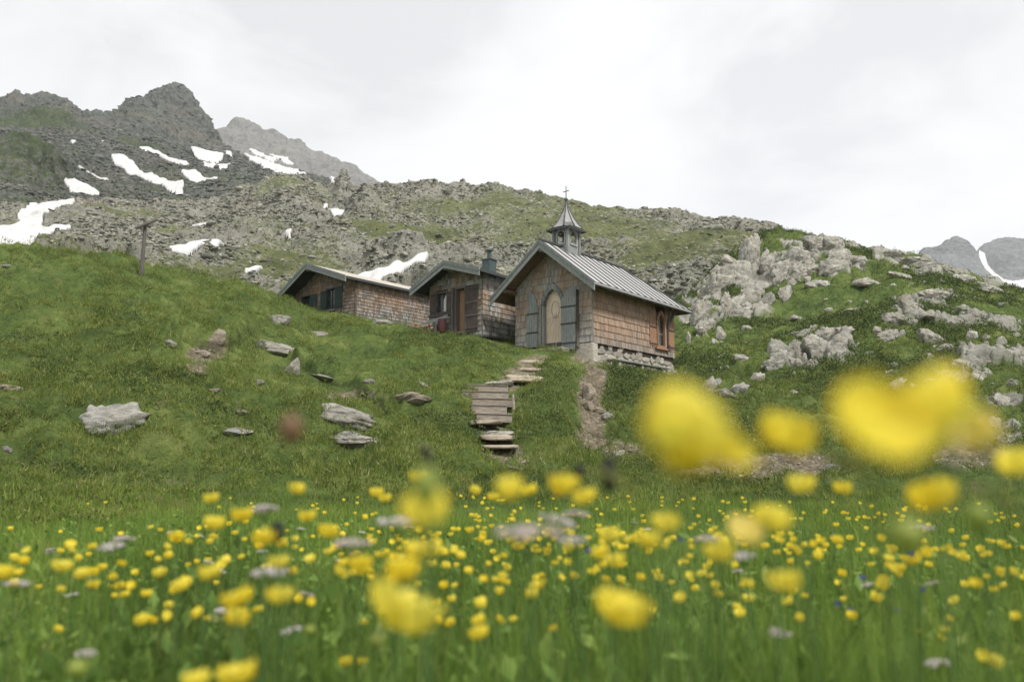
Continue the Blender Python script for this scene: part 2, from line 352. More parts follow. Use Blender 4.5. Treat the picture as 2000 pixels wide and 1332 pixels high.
def hillmat(name, r1, r2, g1, g2, scale, warm=.3):
    m = Mat(name, .95, .15)
    c = m.ramp(m.noise(m.pos, .5*scale, 9, .72, .3), [(.32, r1), (.55, tuple((x+y)/2 for x, y in zip(r1, r2))), (.7, r2)])
    c = m.mix(m.ramp(m.attr('cell'), [(0, .0), (1, .55)]), c, r2)
    c = m.mix(m.ramp(m.noise(m.pos, .06*scale, 4, .6), [(.5, 0.), (.7, warm)]), c, (.27, .215, .165))
    fine = m.noise(m.pos, 1.3*scale, 6, .72)
    gm = m.ramp(m.math('ADD', m.attr('green'), m.math('MULTIPLY', m.math('SUBTRACT', fine, .5), 2.6)), [(.44, 0.), (.58, 1.)])
    gc = m.ramp(m.noise(m.pos, .25*scale, 6, .7), [(.36, g1), (.62, g2)])
    c = m.mix(gm, c, gc)
    nb = m.bump(m.noise(m.pos, 1.1*scale, 8, .75), 1.0, .5/scale); nb = m.bump(m.vor(m.pos, 2.2*scale, 'DISTANCE_TO_EDGE'), .6, .2/scale, nb)
    return m.fin(c, nb)
SNOW = Mat('old snow', .6, .3)
c_ = SNOW.ramp(SNOW.noise(SNOW.pos, .25, 7, .7), [(.4, (.50, .495, .485)), (.6, (.60, .60, .595))])
c_ = SNOW.mix(SNOW.ramp(SNOW.noise(SNOW.pos, 1.3, 5, .7), [(.50, 0.), (.68, .6)]), c_, (.52, .48, .42))
SNOW = SNOW.fin(c_, SNOW.bump(SNOW.noise(SNOW.pos, .5, 6, .6), .4, .6))

# ------------------------------------------------------------------ ground sheet round the camera
az = np.radians(np.r_[np.linspace(-180, -47, 60), np.linspace(-46, 46, 960), np.linspace(47, 180, 60)])
rr = np.r_[.02, np.geomspace(.25, 10, 130), np.linspace(10.08, 46, 460), np.linspace(46.2, 76, 170), np.linspace(78, 110, 16)]
A_, R_ = np.meshgrid(az, rr, indexing='ij'); gx, gy = R_*np.sin(A_), R_*np.cos(A_)
gzz = gz(gx, gy)
back = sstep(-2, -25, gy); gzz = gzz*(1-back)+(-1.2)*back
side = sstep(46, 90, np.degrees(np.abs(A_))); gzz = np.where(side > 0, gzz*(1-side)+np.clip(gzz, -2.5, 9)*side, gzz)
gV = np.stack([gx, gy, gzz], -1)
dg_, _ = seg_dist(gx, gy, GULLY); ds_, _ = seg_dist(gx, gy, STAIR)
gpx, gpy = PX(gV); wob = .35*fbm(gx*1.5, gy*1.5, oct=3, seed=77)
def soil_mask(x, y, px, py):
    d, _ = seg_dist(x, y, GULLY); w = .3*fbm(x*1.7, y*1.7, oct=3, seed=78)
    s = sstep(.56, .30, d+w)
    d2, _ = seg_dist(x, y, STAIR); s = np.maximum(s, sstep(.55, .3, d2+w)*.8)
    front = (y > 8)
    for cx, cy, ax, ay in ((1500, 918, 175, 17), (1420, 900, 60, 25), (1900, 890, 90, 26), (1215, 880, 45, 14), (1000, 903, 40, 7), (400, 690, 36, 16), (385, 720, 26, 12), (425, 668, 22, 16), (690, 772, 60, 7), (1175, 700, 60, 14), (1550, 900, 90, 16)):
        e_ = ((px-cx)/ax)**2+((py-cy)/ay)**2; s = np.maximum(s, sstep(1.3, .5, e_+w*1.5)*front)
    return np.clip(s, 0, 1)
def undercut_shade_mask(x, y):  # narrow band along each ledge: bare earth plus painted undercut shade
    s = np.zeros(x.shape); w = .16*fbm(x*2.3, y*2.3, oct=3, seed=79)
    for L in LEDGES:
        dl, sl = seg_dist(x, y, L); s = np.maximum(s, sstep(.20, .04, np.abs(dl*sl-.02)+.10+w*.5)*.8)
    return s
soil = soil_mask(gx, gy, gpx, gpy)
ROCKPX = [(1468, 505, 40, 60), (1440, 540, 70, 55), (1405, 560, 50, 45), (1318, 520, 60, 40), (1552, 508, 80, 42), (1600, 490, 70, 32), (1630, 515, 50, 26), (1500, 530, 40, 40), (1440, 595, 62, 26), (1468, 575, 36, 30), (1375, 630, 26, 36), (1345, 600, 20, 50),
    (1600, 682, 62, 34), (1545, 695, 48, 28), (1640, 665, 40, 22), (1775, 605, 34, 30), (1830, 582, 50, 16), (1835, 622, 60, 10), (1740, 625, 30, 16), (1900, 626, 50, 12), (1740, 500, 60, 10), (1800, 512, 70, 10), (1860, 530, 60, 12), (1930, 560, 50, 12), (1925, 706, 40, 18), (1960, 640, 50, 14), (1985, 700, 40, 16), (1905, 690, 46, 8), (1890, 735, 50, 16), (1960, 780, 50, 20), (1930, 850, 60, 22)]
def rock_mask(x, y, px, py):
    """bedrock showing through the turf of the right hill"""
    g = np.zeros(px.shape)
    for cx, cy, ax, ay in ROCKPX: g = np.maximum(g, 1.15*np.exp(-(((px-cx)/ax)**2+((py-cy)/ay)**2)))
    n = fbm((x+.4*y)/1.1, (y-.4*x)/2.4, oct=4, seed=501, gain=.6)
    return sstep(.62, .70, g+1.5*n-.12)*sstep(.12, .40, g)*(px > 1300)*(y > 14)
rockm = rock_mask(gx, gy, gpx, gpy)
c1, e1, r1 = cellular(gx/1.6+.3*fbm(gx, gy, oct=2, seed=502), gy/1.9, 503); c2, e2, r2 = cellular(gx/.6, gy/.7, 504)
gV[..., 2] += rockm*(.10+.50*c1+.30*c2-.22*sstep(.1, 0, e1)+.10*fbm(gx*2, gy*2, oct=3, seed=505, ridged=True))
na, nr = gx.shape; idx = np.arange(na*nr).reshape(na, nr)
gF = np.stack([idx[:-1, :-1], idx[:-1, 1:], idx[1:, 1:], idx[1:, :-1]], -1).reshape(-1, 4)
gm_ = np_mesh('ground', gV.reshape(-1, 3), gF, groundmat(), True, {'soil': soil, 'undercut_shade': undercut_shade_mask(gx, gy), 'bedrock': rockm, 'cell': r2})
tag(obj('ground', gm_), kind='structure')

# ------------------------------------------------------------------ hills and mountains, lofted through surveyed ridge and foot lines
def line(s): return np.array(s.split(), float).reshape(-1, 3)
def loft(cols, lines, nrow, smooth=4):
    U = cols; Y = [np.interp(U, l[:, 0], l[:, 1]) for l in lines]; D = [np.interp(U, l[:, 0], np.log(l[:, 2])) for l in lines]
    ys, ds = [], []
    for k in range(len(lines)-1):
        t = np.linspace(0, 1, nrow[k], endpoint=(k == len(lines)-2))
        ys.append(Y[k]+(Y[k+1]-Y[k])*t[:, None]); ds.append(D[k]+(D[k+1]-D[k])*t[:, None])
    Yv, Dv = np.vstack(ys), np.vstack(ds)
    for _ in range(smooth):
        Dv[1:-1] = (Dv[:-2]+Dv[1:-1]*2+Dv[2:])/4
    Dv = np.exp(Dv); X = np.broadcast_to(U, Yv.shape)
    return X, Yv, P3(X, Yv, Dv)
def normals(P):
    a = np.gradient(P, axis=0); b = np.gradient(P, axis=1); n = np.cross(b, a); n /= np.linalg.norm(n, axis=-1, keepdims=True)+1e-9
    return np.where(n[..., 2:3] < 0, -n, n)
def in_poly(x, y, poly):
    r = np.zeros(x.shape, bool); n = len(poly)
    for i in range(n):
        x1, y1 = poly[i]; x2, y2 = poly[(i+1) % n]
        if y1 == y2: continue
        c = ((y1 > y) != (y2 > y)) & (x < (x2-x1)*(y-y1)/(y2-y1)+x1); r ^= c
    return r
def gauss(x, y, L):
    g = np.zeros(x.shape)
    for cx, cy, ax, ay, k in L: g += k*np.exp(-((x-cx)/ax)**2-((y-cy)/ay)**2)
    return g
def grid_mesh(name, V, mat, attrs, kind='structure'):
    n, m = V.shape[:2]; idx = np.arange(n*m).reshape(n, m)
    F = np.stack([idx[:-1, :-1], idx[:-1, 1:], idx[1:, 1:], idx[1:, :-1]], -1).reshape(-1, 4)
    return tag(obj(name, np_mesh(name, V.reshape(-1, 3), F, mat, True, attrs)), kind=kind)
def blur2(a, n):
    a = a.copy()
    for _ in range(n):
        a[1:-1] = (a[:-2]+2*a[1:-1]+a[2:])/4; a[:, 1:-1] = (a[:, :-2]+2*a[:, 1:-1]+a[:, 2:])/4
    return a
def poly(s): return [tuple(map(float, p.split(','))) for p in s.split()]
snow_n = 0
def biggest(f):
    """the largest connected piece of a face mask"""
    I, J = np.nonzero(f)
    if not len(I): return f
    a, b, c, d = I.min(), I.max()+1, J.min(), J.max()+1; g = f[a:b, c:d]; L = np.where(g, np.arange(1, g.size+1).reshape(g.shape), 0)
    while True:
        M_ = L.copy(); M_[1:] = np.maximum(M_[1:], L[:-1]); M_[:-1] = np.maximum(M_[:-1], L[1:]); M_[:, 1:] = np.maximum(M_[:, 1:], L[:, :-1]); M_[:, :-1] = np.maximum(M_[:, :-1], L[:, 1:]); M_ = np.where(g, M_, 0)
        if (M_ == L).all(): break
        L = M_
    ids, n = np.unique(L[L > 0], return_counts=True); r = np.zeros(f.shape, bool); r[a:b, c:d] = L == ids[n.argmax()]; return r
def snow_patches(L, X, Y, P, Nn, lift, dep=.5):
    """each snow field is its own thing: a smooth bank lying in a hollow of the rough slope"""
    global snow_n; mask_all = np.zeros(X.shape)
    wx = 3.4*fbm(P[..., 0]/5, P[..., 1]/5, P[..., 2]/5, 3, 91, .5); wy = 2.0*fbm(P[..., 0]/5+50, P[..., 1]/5, P[..., 2]/5, 3, 92, .5)
    for ps, label in L:
        pl = poly(ps); xs = [p[0] for p in pl]; ys = [p[1] for p in pl]
        sel = (X > min(xs)-6) & (X < max(xs)+6) & (Y > min(ys)-6) & (Y < max(ys)+6)
        m = np.zeros(X.shape, bool); m[sel] = in_poly((X+wx)[sel], (Y+wy)[sel], pl)
        if not m.any(): continue
        mask_all = np.maximum(mask_all, m)
        n, k = X.shape; f = biggest(m[:-1, :-1] & m[1:, :-1] & m[:-1, 1:] & m[1:, 1:])
        I, J = np.nonzero(f)
        q = np.stack([I*k+J, I*k+J+1, (I+1)*k+J+1, (I+1)*k+J], -1); u, inv = np.unique(q, return_inverse=True)
        soft = np.clip((blur2(m.astype(float), 3)-.5)*2.4, 0, 1); V = (P+Nn*(-dep+(dep+lift)*soft)[..., None]).reshape(-1, 3)[u]
        if len(u) < 8: continue
        o = obj('snow_patch', np_mesh('snow_patch', V, inv.reshape(-1, 4), SNOW, True))
        tag(o, label or 'small strip of old snow in a crease of the grey slope', 'snow patch', 'old snow left on the slopes')
    return mask_all
ROCKT = []
def rock_templates(n=10):
    t = (1+5**.5)/2; v = np.array([(-1,t,0),(1,t,0),(-1,-t,0),(1,-t,0),(0,-1,t),(0,1,t),(0,-1,-t),(0,1,-t),(t,0,-1),(t,0,1),(-t,0,-1),(-t,0,1)], float); v /= np.linalg.norm(v[0])
    f = np.array([(0,11,5),(0,5,1),(0,1,7),(0,7,10),(0,10,11),(1,5,9),(5,11,4),(11,10,2),(10,7,6),(7,1,8),(3,9,4),(3,4,2),(3,2,6),(3,6,8),(3,8,9),(4,9,5),(2,4,11),(6,2,10),(8,6,7),(9,8,1)])
    for i in range(n): ROCKT.append(v*RNG.uniform(.55, 1.3, (12, 1))*RNG.uniform(.6, 1.2, 3)*np.array([1.25, .9, .42]))
    return f
RF = rock_templates()
def scatter_rocks(name, pos, size, mat, label, cat='scree'):
    n = len(pos); T = np.array(ROCKT)[RNG.integers(0, len(ROCKT), n)]; a = RNG.uniform(0, 6.283, n); b = RNG.normal(.12, .3, n)
    ca, sa, cb, sb = np.cos(a)[:, None], np.sin(a)[:, None], np.cos(b)[:, None], np.sin(b)[:, None]
    x, y, z = T[..., 0], T[..., 1], T[..., 2]; x, z = x*cb-z*sb, x*sb+z*cb; x, y = x*ca-y*sa, x*sa+y*ca
    V = np.stack([x, y, z], -1)*size[:, None, None]+pos[:, None, :]
    F = (RF[None]+12*np.arange(n)[:, None, None]).reshape(-1, 3)
    return tag(obj(name, np_mesh(name, V.reshape(-1, 3), F, mat)), label, cat, kind='stuff')
def screemat(name, a, b, lich):
    m = Mat(name, .95, .2); c = m.ramp(m.isl, [(0, a), (.6, tuple((x+y)/2 for x, y in zip(a, b))), (1, b)])
    c = m.mix(m.ramp(m.noise(m.pos, 2.2, 5, .7), [(.5, 0.), (.66, .7)]), c, lich)
    return m.fin(c, m.bump(m.noise(m.pos, 2.5, 7, .7), .8, .15))
SCREE = screemat('broken gneiss blocks', (.10, .10, .082), (.38, .37, .315), (.14, .155, .09))
SCREEDARK = screemat('dark broken blocks', (.055, .06, .052), (.21, .208, .185), (.09, .105, .065))

# --- the rocky slope behind the huts
mid_lines = [
 line("-900 800 46 900 800 46 1200 820 62 2600 840 80"), line("-900 600 66 900 610 66 1200 640 78 2600 690 88"),
 line("-900 520 76 0 512 78 300 520 78 560 560 76 700 575 78 1000 570 82 1250 560 86 1500 560 88 1700 640 90 2600 850 92"),
 line("-900 460 125 0 462 130 200 468 128 400 470 125 560 478 122 700 470 118 850 480 112 1000 485 110 1250 490 108 1500 500 106 1700 600 108 2600 830 112"),
 line("-900 400 205 0 402 205 120 396 205 200 392 208 300 402 212 400 396 215 480 372 218 560 366 220 640 374 222 680 380 218 705 368 208 735 362 203 800 362 200 870 363 195 930 374 190 1000 384 186 1060 392 180 1100 397 176 1180 408 168 1250 420 162 1300 423 160 1350 427 155 1400 438 150 1450 448 146 1500 463 142 1560 490 138 1700 570 134 2600 800 130"),
 line("-900 425 240 640 400 260 735 385 250 870 390 245 1000 410 235 1250 450 205 1500 500 190 2600 690 170")]
cols = np.r_[np.linspace(-900, -70, 120), np.linspace(-64, 1560, 1250), np.linspace(1570, 2600, 60)]
X, Y, P = loft(cols, mid_lines, [24, 26, 120, 150, 190, 14])
Nn = normals(P); wx_, wy_, wz_ = P[..., 0], P[..., 1], P[..., 2]
green = .41+.62*fbm(wx_/17, wy_/22, oct=4, seed=31)+.16*sstep(440, 560, Y)-.22*sstep(760, 500, X)*sstep(500, 380, Y)
green += gauss(X, Y, [(540, 520, 110, 26, .55), (780, 462, 70, 9, .5), (880, 420, 60, 9, .25), (1060, 540, 90, 40, .2), (1160, 470, 60, 16, .15), (375, 391, 45, 8, .6), (215, 430, 45, 10, .45), (330, 467, 45, 8, .45), (560, 380, 60, 18, .25), (950, 405, 50, 8, .35), (640, 545, 60, 30, .25), (1250, 520, 60, 30, .4), (420, 545, 90, 18, .6), (1320, 500, 60, 26, .3), (1100, 430, 90, 20, .22),
    (660, 430, 25, 14, -.5), (790, 490, 120, 16, -.55), (730, 520, 70, 14, -.35), (690, 400, 30, 20, -.6), (640, 340, 300, 14, -.2), (60, 460, 90, 20, -.3), (500, 430, 120, 30, -.18), (1400, 440, 120, 16, -.2), (1120, 520, 40, 14, -.3), (840, 520, 50, 14, -.3)])
rk = sstep(.62, .40, green)
c1, e1, r1 = cellular(wx_/2.3+.35*fbm(wx_/3, wy_/3, oct=2, seed=41), wy_/2.3, 51); c2, e2, r2 = cellular(wx_/.95, wy_/1.1, 52); c3, e3, r3 = cellular(wx_/6+.4*fbm(wx_/8, wy_/8, oct=2, seed=42), wy_/5, 53)
disp = 3.2*fbm(wx_/34, wy_/34, oct=3, seed=61)+1.5*fbm(wx_/10, wy_/10, oct=4, seed=62, ridged=True)+rk*(1.5*c3*sstep(0, .12, e3)+.62*c1+.30*c2)+.25*fbm(wx_/1.2, wy_/1.2, oct=3, seed=63)
disp += gauss(X, Y, [(560, 385, 70, 22, 5), (672, 392, 20, 16, 7), (720, 415, 25, 14, 4), (790, 498, 90, 14, 2.5), (230, 440, 90, 20, 2), (475, 440, 40, 16, 2.5), (130, 450, 60, 14, 2)])
mid_snow = [("-60,468 0,460 42,455 34,431 60,396 87,402 152,404 135,432 90,450 72,468 130,470 145,482 78,500 60,512 -60,515", 'large snowfield above the grassy hill at the far left edge'),
 ("158,477 175,466 201,469 182,479", 'long ragged snow strip at the foot of the scree beside the big left snowfield'), ("597,375 638,386 646,384 660,386 659,399 640,399 638,394 616,382", 'snow strip ending beside the dark cliff block on the ridge'),
 ("631,408 642,405 640,416 650,421 679,427 663,444 642,454 608,458 614,451 646,447 656,441 645,426 630,416", 'funnel shaped snow tongue below the dark cliff block'),
 ("363,439 380,438 419,451 404,457 368,450", 'small lens of snow between the wooden post and the hut, on grey scree'), ("518,410 533,414 530,423 520,418", 'tiny snow dot left of the knoll on the grey slope'), ("438,420 464,420 463,427 441,425", 'small snow dot near the middle of the scree, right of the lens shaped one'), ("550,475 577,468 571,478", 'small snow scrap just above the grassy strip left of the huts'),
 ("326,507 365,500 400,497 453,494 425,503 385,511 334,515", 'long thin snow streak on the slope right of the wooden post'), ("474,543 525,537 500,547 478,548", 'low snow streak close above the roof of the left hut'),
 ("688,536 735,530 758,525 786,518 806,510 840,503 830,515 802,524 779,531 753,543 743,552 720,552 690,548", 'snow tongue rising just behind the roof of the left hut')]
avg = blur2(disp, 14); sm = snow_patches(mid_snow, X, Y, P+Nn*avg[..., None], Nn, .35)
for _ in range(5): sm[1:-1, 1:-1] = (sm[1:-1, 1:-1]*2+sm[:-2, 1:-1]+sm[2:, 1:-1]+sm[1:-1, :-2]+sm[1:-1, 2:])/6
wide = np.minimum(1, blur2(sm, 10)*2.2); sm = np.minimum(1, sm*1.6); disp = avg+(disp-avg)*(1-.75*wide)-.5*sm
MV = P+Nn*disp[..., None]
grid_mesh('rocky_hillside', MV, hillmat('hillside of rock and grass', (.095, .10, .08), (.33, .32, .27), (.075, .090, .038), (.145, .155, .068), 1.0), {'green': green, 'cell': r2*.5+r1*.5})
area = np.linalg.norm(np.cross(np.gradient(MV, axis=0), np.gradient(MV, axis=1)), axis=-1)
def pick(n, w):
    w = w.ravel(); cs = np.cumsum(w); return np.searchsorted(cs, RNG.random(n)*cs[-1])
w_ = area*rk*(sm < .01)*(X > -120)*(X < 1620)*(Y < 600)*(P[..., 1] > 60)/np.maximum(P[..., 1], 60)**1.1
w_ = w_*np.clip(.4+1.6*fbm(wx_/9, wy_/9, oct=2, seed=66), .05, 2)
ii = pick(75000, w_+.12*area*(sm < .01)*(X > -120)*(X < 1620)*(Y < 600)*(P[..., 1] > 60)/np.maximum(P[..., 1], 60)**1.1); sz = np.exp(RNG.normal(-1.62, .5, len(ii)))*(P[..., 1].ravel()[ii]/130)**.5
scatter_rocks('scree', MV.reshape(-1, 3)[ii], np.clip(sz, .12, 1.6), SCREE, 'broken grey blocks strewn over the rocky slope behind the huts')

# --- the mountain
mt_lines = [
 line("-900 480 190 0 440 195 200 430 200 400 430 205 640 420 214 900 430 225"),
 line("-900 385 250 0 385 250 100 398 265 200 386 300 300 376 330 400 366 345 480 363 355 560 362 360 640 362 355 700 370 345 760 390 330 900 430 320"),
 line("-900 280 330 0 270 315 60 280 320 100 300 335 200 302 420 300 302 480 400 302 540 480 312 560 560 327 560 640 343 545 700 359 520 760 392 480 900 440 420"),
 line("-900 215 470 0 225 480 100 225 490 168 238 520 250 236 580 300 240 620 345 262 640 400 264 655 430 271 655 480 293 640 560 313 620 640 337 600 700 355 560 760 395 520 900 450 440"),
 line("-900 215 560 -300 190 560 -60 196 560 0 188 560 30 178 560 60 173 560 85 173 560 110 180 565 130 192 570 150 206 575 168 214 600 200 206 640 225 209 660 245 205 680 258 194 690 275 184 700 300 176 705 310 168 706 345 166 706 360 172 704 366 186 702 378 200 700 400 214 698 415 236 690 428 262 680 440 272 670 480 291 660 560 311 640 640 335 620 700 353 590 730 368 560 760 398 540 900 455 460"),
 line("-900 240 700 0 215 700 168 245 760 300 225 850 345 215 850 430 300 820 560 340 780 700 380 700 900 480 560")]
cols = np.r_[np.linspace(-900, -45, 90), np.linspace(-40, 800, 980)]
X, Y, P = loft(cols, mt_lines, [14, 110, 150, 90, 110, 14], 6)
Nn = normals(P); wx_, wy_, wz_ = P[..., 0], P[..., 1], P[..., 2]
top = np.interp(X[0], mt_lines[3][:, 0], mt_lines[3][:, 1])[None]; crag = sstep(12, -6, Y-top)*sstep(470, 420, X)
crag = np.maximum(crag, gauss(X, Y, [(40, 330, 70, 50, 1.0), (110, 350, 30, 14, .8)])); crag = np.clip(crag, 0, 1)
c1, e1, r1 = cellular(wx_/5+.4*fbm(wx_/6, wy_/6, oct=2, seed=141), (wy_+wz_*.7)/6, 151); c2, e2, r2 = cellular(wx_/2.6, (wy_+wz_*.7)/3.2, 152)
f3 = lambda s, o, sd, rg=False: fbm(wx_/s, wy_/s, wz_/s, o, sd, .55, rg)
disp = 5*f3(75, 3, 161)+2.5*f3(22, 4, 162, True)+crag*(7*f3(34, 4, 163, True)+3.5*f3(12, 4, 164, True)+2*c1+1.4*f3(4.5, 3, 167, True)-3)+(1-crag)*(1.3*c1+.8*c2)+.5*f3(3, 2, 166)
disp += gauss(X, Y, [(45, 325, 60, 36, 8), (30, 400, 60, 16, 3)])
disp *= sstep(340, 240, Y)*.0+1
green = .27+.6*fbm(wx_/60, wy_/70, oct=5, seed=131)+gauss(X, Y, [(60, 225, 110, 22, .3), (30, 320, 75, 40, .38), (330, 215, 70, 40, .16), (560, 350, 200, 14, .12), (370, 392, 50, 8, .5), (560, 372, 90, 8, .25)])
mt_snow = [("118,360 141,359 172,370 206,382 180,388 144,381 130,369", 'short wide snow patch under the dark bluff on the left mountainside'), ("144,331 160,332 192,345 216,358 190,356 163,344", 'slanting snow strip right of the dark bluff'),
 ("213,309 236,312 258,321 274,333 305,346 334,356 361,356 358,380 342,380 315,365 285,352 274,346 243,331 224,321", 'longest snow streak, running down to the right on the mountainside'),
 ("270,291 290,294 319,306 331,316 365,319 373,330 342,327 304,312 277,302", 'broken snow strip high on the slope under the peak'), ("368,298 403,303 438,309 429,320 414,321 388,316", 'wide snow patch right below the rocky peak'),
 ("395,321 425,326 462,333 440,340 418,338 400,335", 'lower narrow snow patch under the wide one below the peak'), ("352,346 362,342 380,343 403,352 430,352 404,362 382,360 365,353", 'ragged snow patch at the lower end of the longest streak'), ("436,300 457,311 440,308", 'tiny snow strip right of the wide patch below the peak'),
 ("475,306 494,308 532,319 578,333 601,340 562,336 513,327 490,317", 'long thin snow streak running towards the far ridge'), ("483,291 492,293 541,315 534,319 500,305", 'upper thin snow line running beside the long thin streak'), ("517,297 545,303 575,322 556,320", 'highest snow line at the foot of the far ridge'),
 ("504,336 532,340 590,349 551,348 515,342", 'lower flat snow line below the long thin streak'), ("539,355 567,357 553,361", 'tiny snow streak at the lower end of the mountain flank'), ("131,278 148,286 140,286", 'tiny snow dot high on the left mountainside'), ("189,283 203,290 194,290", 'second tiny snow dot high on the mountainside, nearer the peak'), ("640,356 664,358 650,361", 'last tiny snow streak where the mountain meets the ridge')]
b_ = blur2(disp, 9)
sm = snow_patches(mt_snow, X, Y, P+Nn*b_[..., None], Nn, .4, 1.2)
for _ in range(5): sm[1:-1, 1:-1] = (sm[1:-1, 1:-1]*2+sm[:-2, 1:-1]+sm[2:, 1:-1]+sm[1:-1, :-2]+sm[1:-1, 2:])/6
wide = np.minimum(1, blur2(sm, 8)*2.2); sm = np.minimum(1, sm*1.6); disp = b_+(disp-b_)*(1-.75*wide)-1.2*sm
MV = P+Nn*disp[..., None]; MV[..., 2] -= 8*blur2(sstep(60, 0, Y-top), 3)
grid_mesh('mountain', MV, hillmat('mountain of dark gneiss and talus', (.035, .044, .040), (.165, .172, .150), (.036, .056, .026), (.078, .098, .042), .45, .3), {'green': green, 'cell': r2*.6})
area = np.linalg.norm(np.cross(np.gradient(MV, axis=0), np.gradient(MV, axis=1)), axis=-1)
w_ = area*(1-crag*.8)*(sm < .01)*(X > -60)*(X < 760)*sstep(.6, .3, green)/np.maximum(P[..., 1], 100)
ii = pick(30000, w_); sz = np.exp(RNG.normal(-.5, .5, len(ii)))*(P[..., 1].ravel()[ii]/400)**.6
scatter_rocks('scree', MV.reshape(-1, 3)[ii], np.clip(sz, .3, 3.5), SCREEDARK, 'talus blocks covering the flank of the mountain')

# --- far ridge and the two distant peaks
def far(name, lines, cols, rows, amp, seed, mat, snowp=None, lift=4):
    X, Y, P = loft(cols, lines, rows, 3); Nn = normals(P); x, y, z = P[..., 0], P[..., 1], P[..., 2]
    d = amp*fbm(x/110, y/110, z/110, 4, seed, .55, True)+amp*.45*fbm(x/28, y/28, z/28, 4, seed+5, .6, True)
    sm = snow_patches(snowp, X, Y, P, Nn, lift) if snowp else np.zeros(X.shape)
    V = P+Nn*((d-amp*.45)*(1-sm)-lift*.5*sm)[..., None]
    grid_mesh(name, V, mat, {'green': .15+.5*fbm(x/120, y/120, oct=4, seed=seed+9), 'cell': .5+.5*fbm(x/30, y/30, oct=3, seed=seed+3)})
FARDARK = hillmat('distant dark mountain rock', (.04, .05, .05), (.24, .25, .245), (.04, .058, .035), (.08, .095, .06), .34, .0)
FAR = hillmat('far mountain rock', (.085, .088, .085), (.27, .265, .245), (.06, .075, .04), (.10, .11, .06), .3, .2)
far('far_ridge', [line("300 470 900 700 440 900 900 470 900"), line("300 330 1100 430 310 1120 520 320 1120 640 345 1120 760 400 1050 900 470 1000"),
   line("300 300 1300 390 268 1300 428 246 1300 445 240 462 236 1300 480 245 1300 500 250 1300 508 258 1300 530 262 1300 545 268 1300 556 279 1300 580 287 1300 610 299 1290 640 312 1280 662 318 1270 690 336 1260 720 353 1240 740 366 1220 760 385 1200 900 480 1100".replace('445 240 462 236', '445 240 1300 462 236')),
   line("300 340 1500 462 280 1500 720 395 1450 900 520 1300")], np.linspace(300, 900, 520), [20, 90, 90, 10], 20, 211, FAR)
far('distant_peak', [line("1650 600 927 2000 600 927 2100 640 927"), line("1650 560 1054 1800 520 1085 1864 500 1103 1940 540 1085 2000 580 1054 2100 640 1023"),
   line("1650 575 1178 1780 512 1178 1805 498 1178 1830 482 1178 1850 470 1178 1866 464 1178 1880 471 1178 1895 488 1178 1915 505 1171 1935 545 1165 1960 575 1153 2000 620 1147 2100 680 1116"),
   line("1650 640 1364 1866 520 1364 2100 720 1302")], np.linspace(1650, 2100, 380), [16, 90, 90, 8], 16, 231, FARDARK)
far('distant_peak', [line("1850 640 1085 2600 640 1085"), line("1850 600 1209 1930 560 1240 1990 552 1240 2060 540 1240 2300 540 1240 2600 600 1209"),
   line("1850 590 1395 1905 535 1395 1918 500 1395 1926 488 1395 1940 480 1395 1970 470 1395 1990 474 1395 2010 478 1395 2060 462 1395 2120 455 1395 2250 480 1395 2600 600 1364"),
   line("1850 680 1550 1970 530 1550 2600 680 1488")], np.linspace(1850, 2600, 420), [16, 90, 90, 8], 16, 251, FARDARK)
SN = [line("1880 640 967 2060 640 967"), line("1898 470 2010 1900 505 2010 1920 560 1990 2060 580 1960".replace('1898 470 2010 ', '')), line("1900 496 1364 1912 492 1364 1925 496 1364 2060 560 1333")]
sp_ = poly("1911,488 1921,494 1925,505 1932,518 1945,532 1962,545 1980,548 2003,545 2003,600 1975,585 1962,565 1938,540 1922,522 1912,505")
def couloir():
    xs = np.linspace(1895, 2015, 120); ys = np.linspace(485, 605, 120); X, Y = np.meshgrid(xs, ys)
    D = 1054-(Y-485)*1.0; P = P3(X, Y, D); w = 2.5*fbm(X/9, Y/9, oct=3, seed=93); m = in_poly(X+w, Y+w*.5, sp_)
    for cx, cy, ax, ay in ((1990, 572, 22, 10),): m &= ((X-cx)/ax)**2+((Y-cy)/ay)**2 > 1
    f = m[:-1, :-1] & m[1:, :-1] & m[:-1, 1:] & m[1:, 1:]; I, J = np.nonzero(f); k = 120
    q = np.stack([I*k+J, I*k+J+1, (I+1)*k+J+1, (I+1)*k+J], -1); u, inv = np.unique(q, return_inverse=True)
    P = P+np.array([0, 1, 0])*(5*fbm(P[..., 0]/40, P[..., 2]/40, oct=3, seed=95))[..., None]
    tag(obj('snow_patch', np_mesh('snow_patch', P.reshape(-1, 3)[u], inv.reshape(-1, 4), SNOW, True)), 'snow filled gully between the two distant peaks at the right edge', 'snow patch', 'old snow left on the slopes')
couloir()

